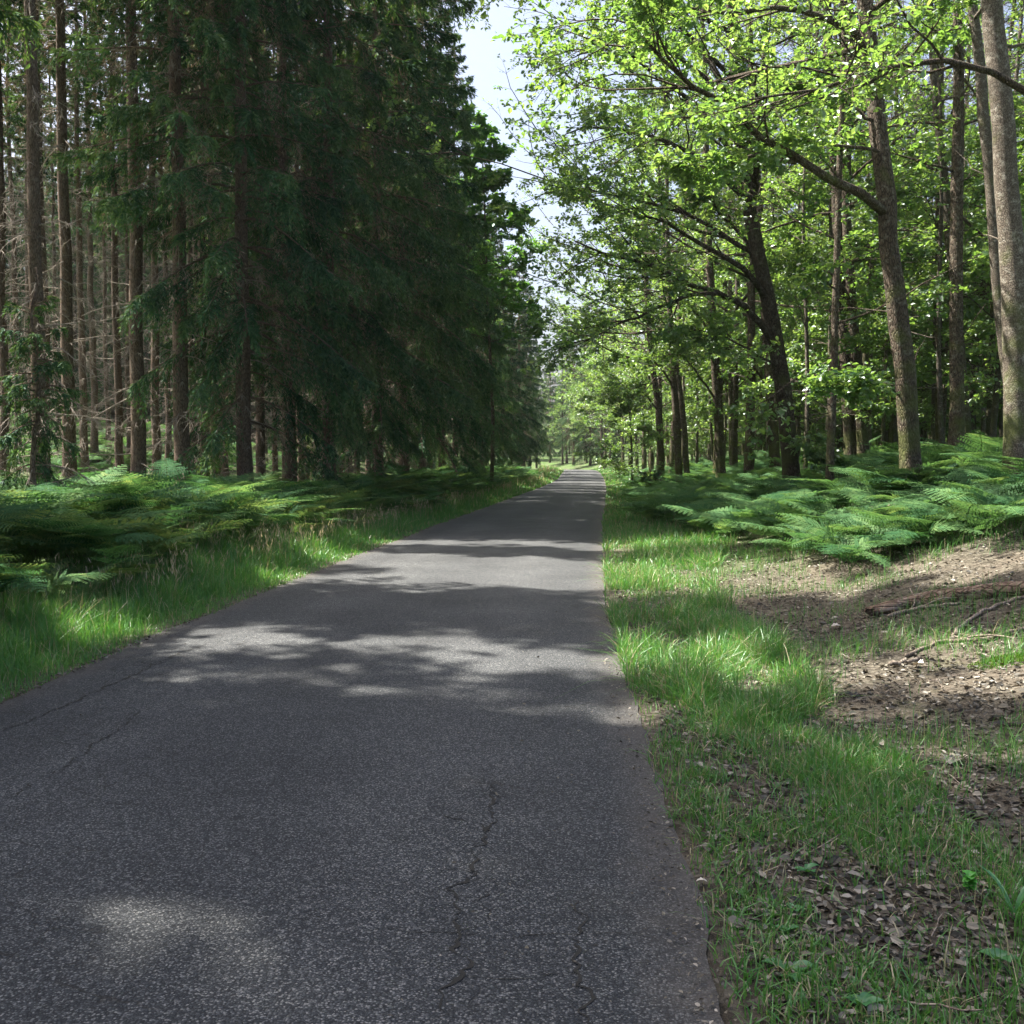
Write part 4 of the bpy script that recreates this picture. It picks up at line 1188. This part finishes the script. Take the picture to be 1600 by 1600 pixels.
stick('fallen_branch', [(1388, 968), (1425, 957), (1470, 950), (1500, 947)], .018, .012, 'short crooked branch lying along the front of the rotting log', seed=1, twigs=2)
stick('fallen_branch', [(1490, 997), (1515, 972), (1550, 953), (1600, 937), (1650, 925)], .016, .014, 'grey branch slanting up to the right below the rotting log', seed=2)
stick('fallen_branch', [(1415, 1030), (1469, 1006), (1531, 1008), (1600, 987), (1660, 972)], .017, .013, 'long bent grey branch, lowest of those below the rotting log', seed=3, twigs=2)
stick('fallen_branch', [(1390, 1044), (1440, 1034)], .017, .014, 'short pale stick beside a whitish leaf on the litter', seed=4)
stick('fallen_branch', [(1406, 972), (1450, 986), (1487, 995), (1506, 1003)], .008, .005, 'thin dark twig crossing under the slanting grey branch', cat='twig', seed=5, twigs=3)
stick('fallen_branch', [(1562, 846), (1600, 828), (1660, 812)], .02, .016, 'pale branch among the ferns at the right edge above the log', seed=6, twigs=2)
stick('fallen_branch', [(1425, 800), (1470, 775), (1500, 762)], .012, .008, 'thin bare branch sticking out of the ferns behind the log', seed=7, twigs=4)
stick('fallen_branch', [(1500, 800), (1550, 782), (1620, 770)], .012, .008, 'bare forked branch among ferns near the thickest grey trunk', seed=8, twigs=5)
stick('fallen_branch', [(1177, 1431), (1200, 1436), (1219, 1440)], .011, .010, 'short thick stick on bare soil near the road edge', cat='stick', seed=9)
stick('fallen_branch', [(1275, 1472), (1307, 1455), (1340, 1461), (1376, 1476), (1417, 1482), (1458, 1484)], .0065, .004, 'long thin pale twig bent like a bow on bare soil', cat='twig', seed=10)
stick('fallen_branch', [(1519, 1470), (1560, 1488), (1600, 1500), (1650, 1512)], .007, .005, 'pale twig at the right edge below the bright clover', cat='twig', seed=11)
stick('fallen_branch', [(1437, 1567), (1490, 1573), (1519, 1576), (1560, 1584)], .005, .004, 'thin dark twig on the litter at the bottom right', cat='twig', seed=12)
stick('fallen_branch', [(1095, 1508), (1120, 1506)], .0035, .003, 'tiny dark twig lying on the asphalt edge', cat='twig', seed=13)
stick('fallen_branch', [(955, 1050), (985, 1060), (1003, 1072)], .006, .004, 'dark twig at the road edge below the tall grass tuft', cat='twig', seed=14, twigs=2)
# leaning pole and broken stems by the spruces
pA = pix(735, 775, 42); pA[2] = float(gz(pA[0], pA[1])); pB = pix(690, 690, 43.5)
mb = MB(); q = np.linspace(0, 1, 10)[:, None]
tubes(mb, ((pB - pA) * q * 1.15 + rng.normal(0, .012, (10, 3)))[None], np.linspace(.06, .035, 10)[None], 7)
o = link('leaning_pole', mb.mesh('leaning_pole', M_SPRUCE, True)); o.location = pA
tag(o, 'dark dead stem leaning out of the spruces onto the left verge', 'dead stem')

# ------------------------------------------------------------------ small herbs on the bare soil
def herb(name, px, py, nl, L, W, label, cat, seed, el=(.2, .7), stemh=0., material=None):
    g = np.random.default_rng(seed)
    p0 = gpix(px, py); p0[2] = float(gz(p0[0], p0[1]))
    mb = MB()
    for k in range(nl):
        az = k * 2.4 + g.normal(0, .25); e0 = g.uniform(*el); l = L * g.uniform(.7, 1.15); w0 = W * g.uniform(.8, 1.15)
        m = 7; t = np.linspace(0, 1, m)
        ang = e0 - t * .9
        d0 = np.array([math.cos(az), math.sin(az), 0])
        seg = l / (m - 1)
        mid = np.cumsum(np.concatenate([[[0, 0, 0]], (np.cos(ang)[:-1, None] * d0 + np.sin(ang)[:-1, None] * np.array([0, 0, 1.])) * seg]), 0)
        mid[:, 2] += stemh * g.uniform(.4, 1)
        lat = np.array([-d0[1], d0[0], 0])
        wd = w0 * np.sin(np.clip(t * .93 + .07, 0, 1) * np.pi) ** .8 * .5 + .002
        fold = np.array([0, 0, 1.]) * (wd * .35)[:, None]
        V = np.stack([mid + lat * wd[:, None] + fold, mid, mid - lat * wd[:, None] + fold], 1)
        mb.add(V, grid_faces(m, 3), g.uniform(.2, .9))
        if stemh:
            tubes(mb, np.stack([np.zeros(3), mid[0]])[None], np.array([[.0018, .0014]]), 3, rnd=.5)
    o = link(name, mb.mesh(name, material or M_HERB, True)); o.location = p0
    tag(o, label, cat)
herb('herb_plant', 1237, 1530, 6, .105, .045, 'broad-leaved green herb on bare soil near the bottom right', 'plant', 1)
herb('herb_plant', 1226, 1468, 3, .05, .028, 'small two-leaved seedling above the broad-leaved herb', 'seedling', 2, (.5, 1.0), .02)
herb('herb_plant', 1240, 1440, 3, .045, .024, 'seedling beside the short thick stick', 'seedling', 3, (.5, 1.0), .03)
herb('herb_plant', 1558, 1516, 4, .06, .045, 'round-leaved green plant near the right edge at the bottom', 'plant', 4, (.3, .8), .03)
herb('herb_plant', 1345, 1594, 4, .075, .035, 'bright leaf pair cut by the bottom edge of the photo', 'plant', 5, (.4, .9), .02)
herb('herb_plant', 1262, 1372, 5, .06, .028, 'pale green seedling in the short grass by the road', 'seedling', 6, (.3, .8), .03)
herb('herb_plant', 1585, 1440, 7, .20, .014, 'tuft of long narrow upright leaves at the right edge', 'plant', 7, (.9, 1.4))
herb('clover_plant', 1514, 1412, 26, .030, .028, 'bright yellow-green clover clump on brown litter', 'clover', 8, (.2, .9), .09, M_CLOVER)
herb('herb_plant', 1300, 1215, 9, .05, .028, 'low green weeds between grass and litter at mid right', 'plant', 9, (.2, .8), .03)
# pale dead leaves that stand out
def big_leaf(px, py, L, tone, label, seed):
    g = np.random.default_rng(seed)
    p = gpix(px, py); mb = MB()
    m = 8; t = np.linspace(0, 1, m); wd = np.sin(np.clip(t * .92 + .05, 0, 1) * np.pi) ** .7 * L * .38 * (1 + .25 * np.sin(t * 19))
    mid = np.stack([t * L, 0 * t, .02 + .10 * L * np.sin(t * 3)], 1)
    V = np.stack([mid + np.stack([0 * t, wd, wd * .45], 1), mid, mid + np.stack([0 * t, -wd, wd * .5], 1)], 1)
    mb.add(V, grid_faces(m, 3), tone)
    o = link('dead_leaf', mb.mesh('dead_leaf', M_LITTER, True)); o.location = p; o.rotation_euler = (g.normal(0, .15), g.normal(0, .15), g.uniform(0, 6.28))
    tag(o, label, 'leaf')
big_leaf(1482, 1200, .13, .88, 'large tan dead oak leaf on the litter at mid right', 1)
big_leaf(1303, 1183, .09, .96, 'pale dead leaf in short grass right of the tall tuft', 2)
big_leaf(1432, 1044, .09, 1.0, 'whitish dead leaf beside the short pale stick', 3)
big_leaf(1088, 1386, .04, 1.0, 'tiny white leaf on the road edge', 4)
big_leaf(1315, 985, .10, .97, 'pale curled dead leaf left of the rotting log', 5)
# moss cushion
mm = MB(); pm = gpix(1575, 1035); g = np.random.default_rng(5); N = 2500
a_ = g.uniform(0, 6.28, N); rr = np.sqrt(g.random(N)); xx = pm[0] + .28 * rr * np.cos(a_); yy = pm[1] + .2 * rr * np.sin(a_)
blades(mm, g, xx, yy, .035 * (1.25 - rr) * g.uniform(.6, 1.2, N) + .01, np.full(N, .006), g.uniform(0, 1, N), lean=.5)
tag(link('moss_patch', mm.mesh('moss_patch', M_MOSS)), kind='stuff')

# ------------------------------------------------------------------ open cracks in the asphalt
mc, ntc, outc = mat('crack_strip')
mc.name = 'crack_dark'
pc = nd(ntc, 'ShaderNodeBsdfPrincipled', i_Roughness=1.0); pc.inputs['Base Color'].default_value = (.022, .021, .018, 1); ntc.links.new(pc.outputs[0], outc.inputs[0])  # one even dark colour for the flat strips that draw the cracks
road = bpy.data.objects['road']
def crack(pts, w0, seed, world=None, deep=0):
    g = np.random.default_rng(seed)
    P = [] if world is None else world
    for x, y in pts:
        r = ray(x, y); tt_ = (road_z(0.) + .03 - EYE) / r[2]; P.append((r[0] * tt_, r[1] * tt_))
    P = np.array(P); s = np.concatenate([[0], np.cumsum(np.linalg.norm(np.diff(P, axis=0), axis=1))]); L = s[-1]
    q = np.arange(0, L, .012); n = len(q)
    C = np.stack([np.interp(q, s, P[:, k]) for k in range(2)], 1)
    C[:, 0] += (vn(q, 0 * q, .09, seed) - .5) * .06 + (vn(q, 0 * q, .03, seed + 1) - .5) * .035
    C[:, 1] += (vn(q, 0 * q + 3, .09, seed) - .5) * .04
    T = unit(np.gradient(C, axis=0)); Nn = np.stack([-T[:, 1], T[:, 0]], 1)
    ww = w0 * np.clip(vn(q, 0 * q, .05, seed + 2) * 1.1 + vn(q, 0 * q, .018, seed + 4) * .8 - .35, 0.04, 1.4) * np.interp(q / L, [0, .1, .9, 1], [.2, 1, 1, .2])
    A = C + Nn * ww[:, None] * .5; B = C - Nn * ww[:, None] * .5
    def zz(p):
        u_ = (p[:, 0] - cen(p[:, 1])) / HW
        return .035 * (1 - u_ ** 2) + .004 + (vn(p[:, 0], p[:, 1], 1.4, 14) - .5) * .012 + .003
    V = np.stack([np.c_[A, zz(A)], np.c_[B, zz(B)]], 1)
    mb = MB(); mb.add(V, grid_faces(n, 2))
    link('crack', mb.mesh('crack', mc), road)
    if deep < 2 and L > .25:
        for _ in range(int(L * (2.2 if deep == 0 else 2))):
            k = g.integers(2, n - 2); a = math.atan2(T[k, 1], T[k, 0]) + g.choice([-1, 1]) * g.uniform(.5, 1.2); l = g.uniform(.08, .40)
            crack([], w0 * g.uniform(.25, .5), seed * 31 + int(k), world=[tuple(C[k]), (C[k, 0] + l * .5 * math.cos(a), C[k, 1] + l * .5 * math.sin(a)), (C[k, 0] + l * math.cos(a + .4), C[k, 1] + l * math.sin(a + .4))], deep=deep + 1)
crack([(690, 1600), (705, 1540), (728, 1490), (708, 1440), (705, 1400), (735, 1370), (745, 1330), (765, 1290), (775, 1240), (765, 1215)], .016, 1)
crack([(925, 1600), (918, 1540), (905, 1480), (908, 1440), (903, 1400)], .012, 2)
crack([(520, 1465), (600, 1450), (705, 1455), (800, 1462), (900, 1450), (1010, 1450)], .004, 3)
crack([(0, 1140), (60, 1115), (130, 1085), (200, 1055), (300, 1010)], .022, 4)
crack([(20, 1250), (90, 1205), (170, 1150), (230, 1105)], .012, 5)
crack([(730, 1520), (810, 1520), (900, 1512)], .005, 6)

# ------------------------------------------------------------------ the air in the wood
mh, nth, outh = mat('air')
pv = nd(nth, 'ShaderNodeVolumePrincipled', i_Density=0.00022, i_Anisotropy=0.3)
pv.inputs['Color'].default_value = (.93, .97, 1, 1)
nth.links.new(pv.outputs[0], outh.inputs['Volume'])
hz = np.array([(x, y, z) for z in (-4, 75) for y in (-45, 420) for x in (-330, 330)], float)
mb = MB(); mb.add(hz, np.array([[0, 2, 3, 1], [4, 5, 7, 6], [0, 1, 5, 4], [2, 6, 7, 3], [0, 4, 6, 2], [1, 3, 7, 5]]))
tag(link('haze', mb.mesh('haze', mh)), kind='stuff')
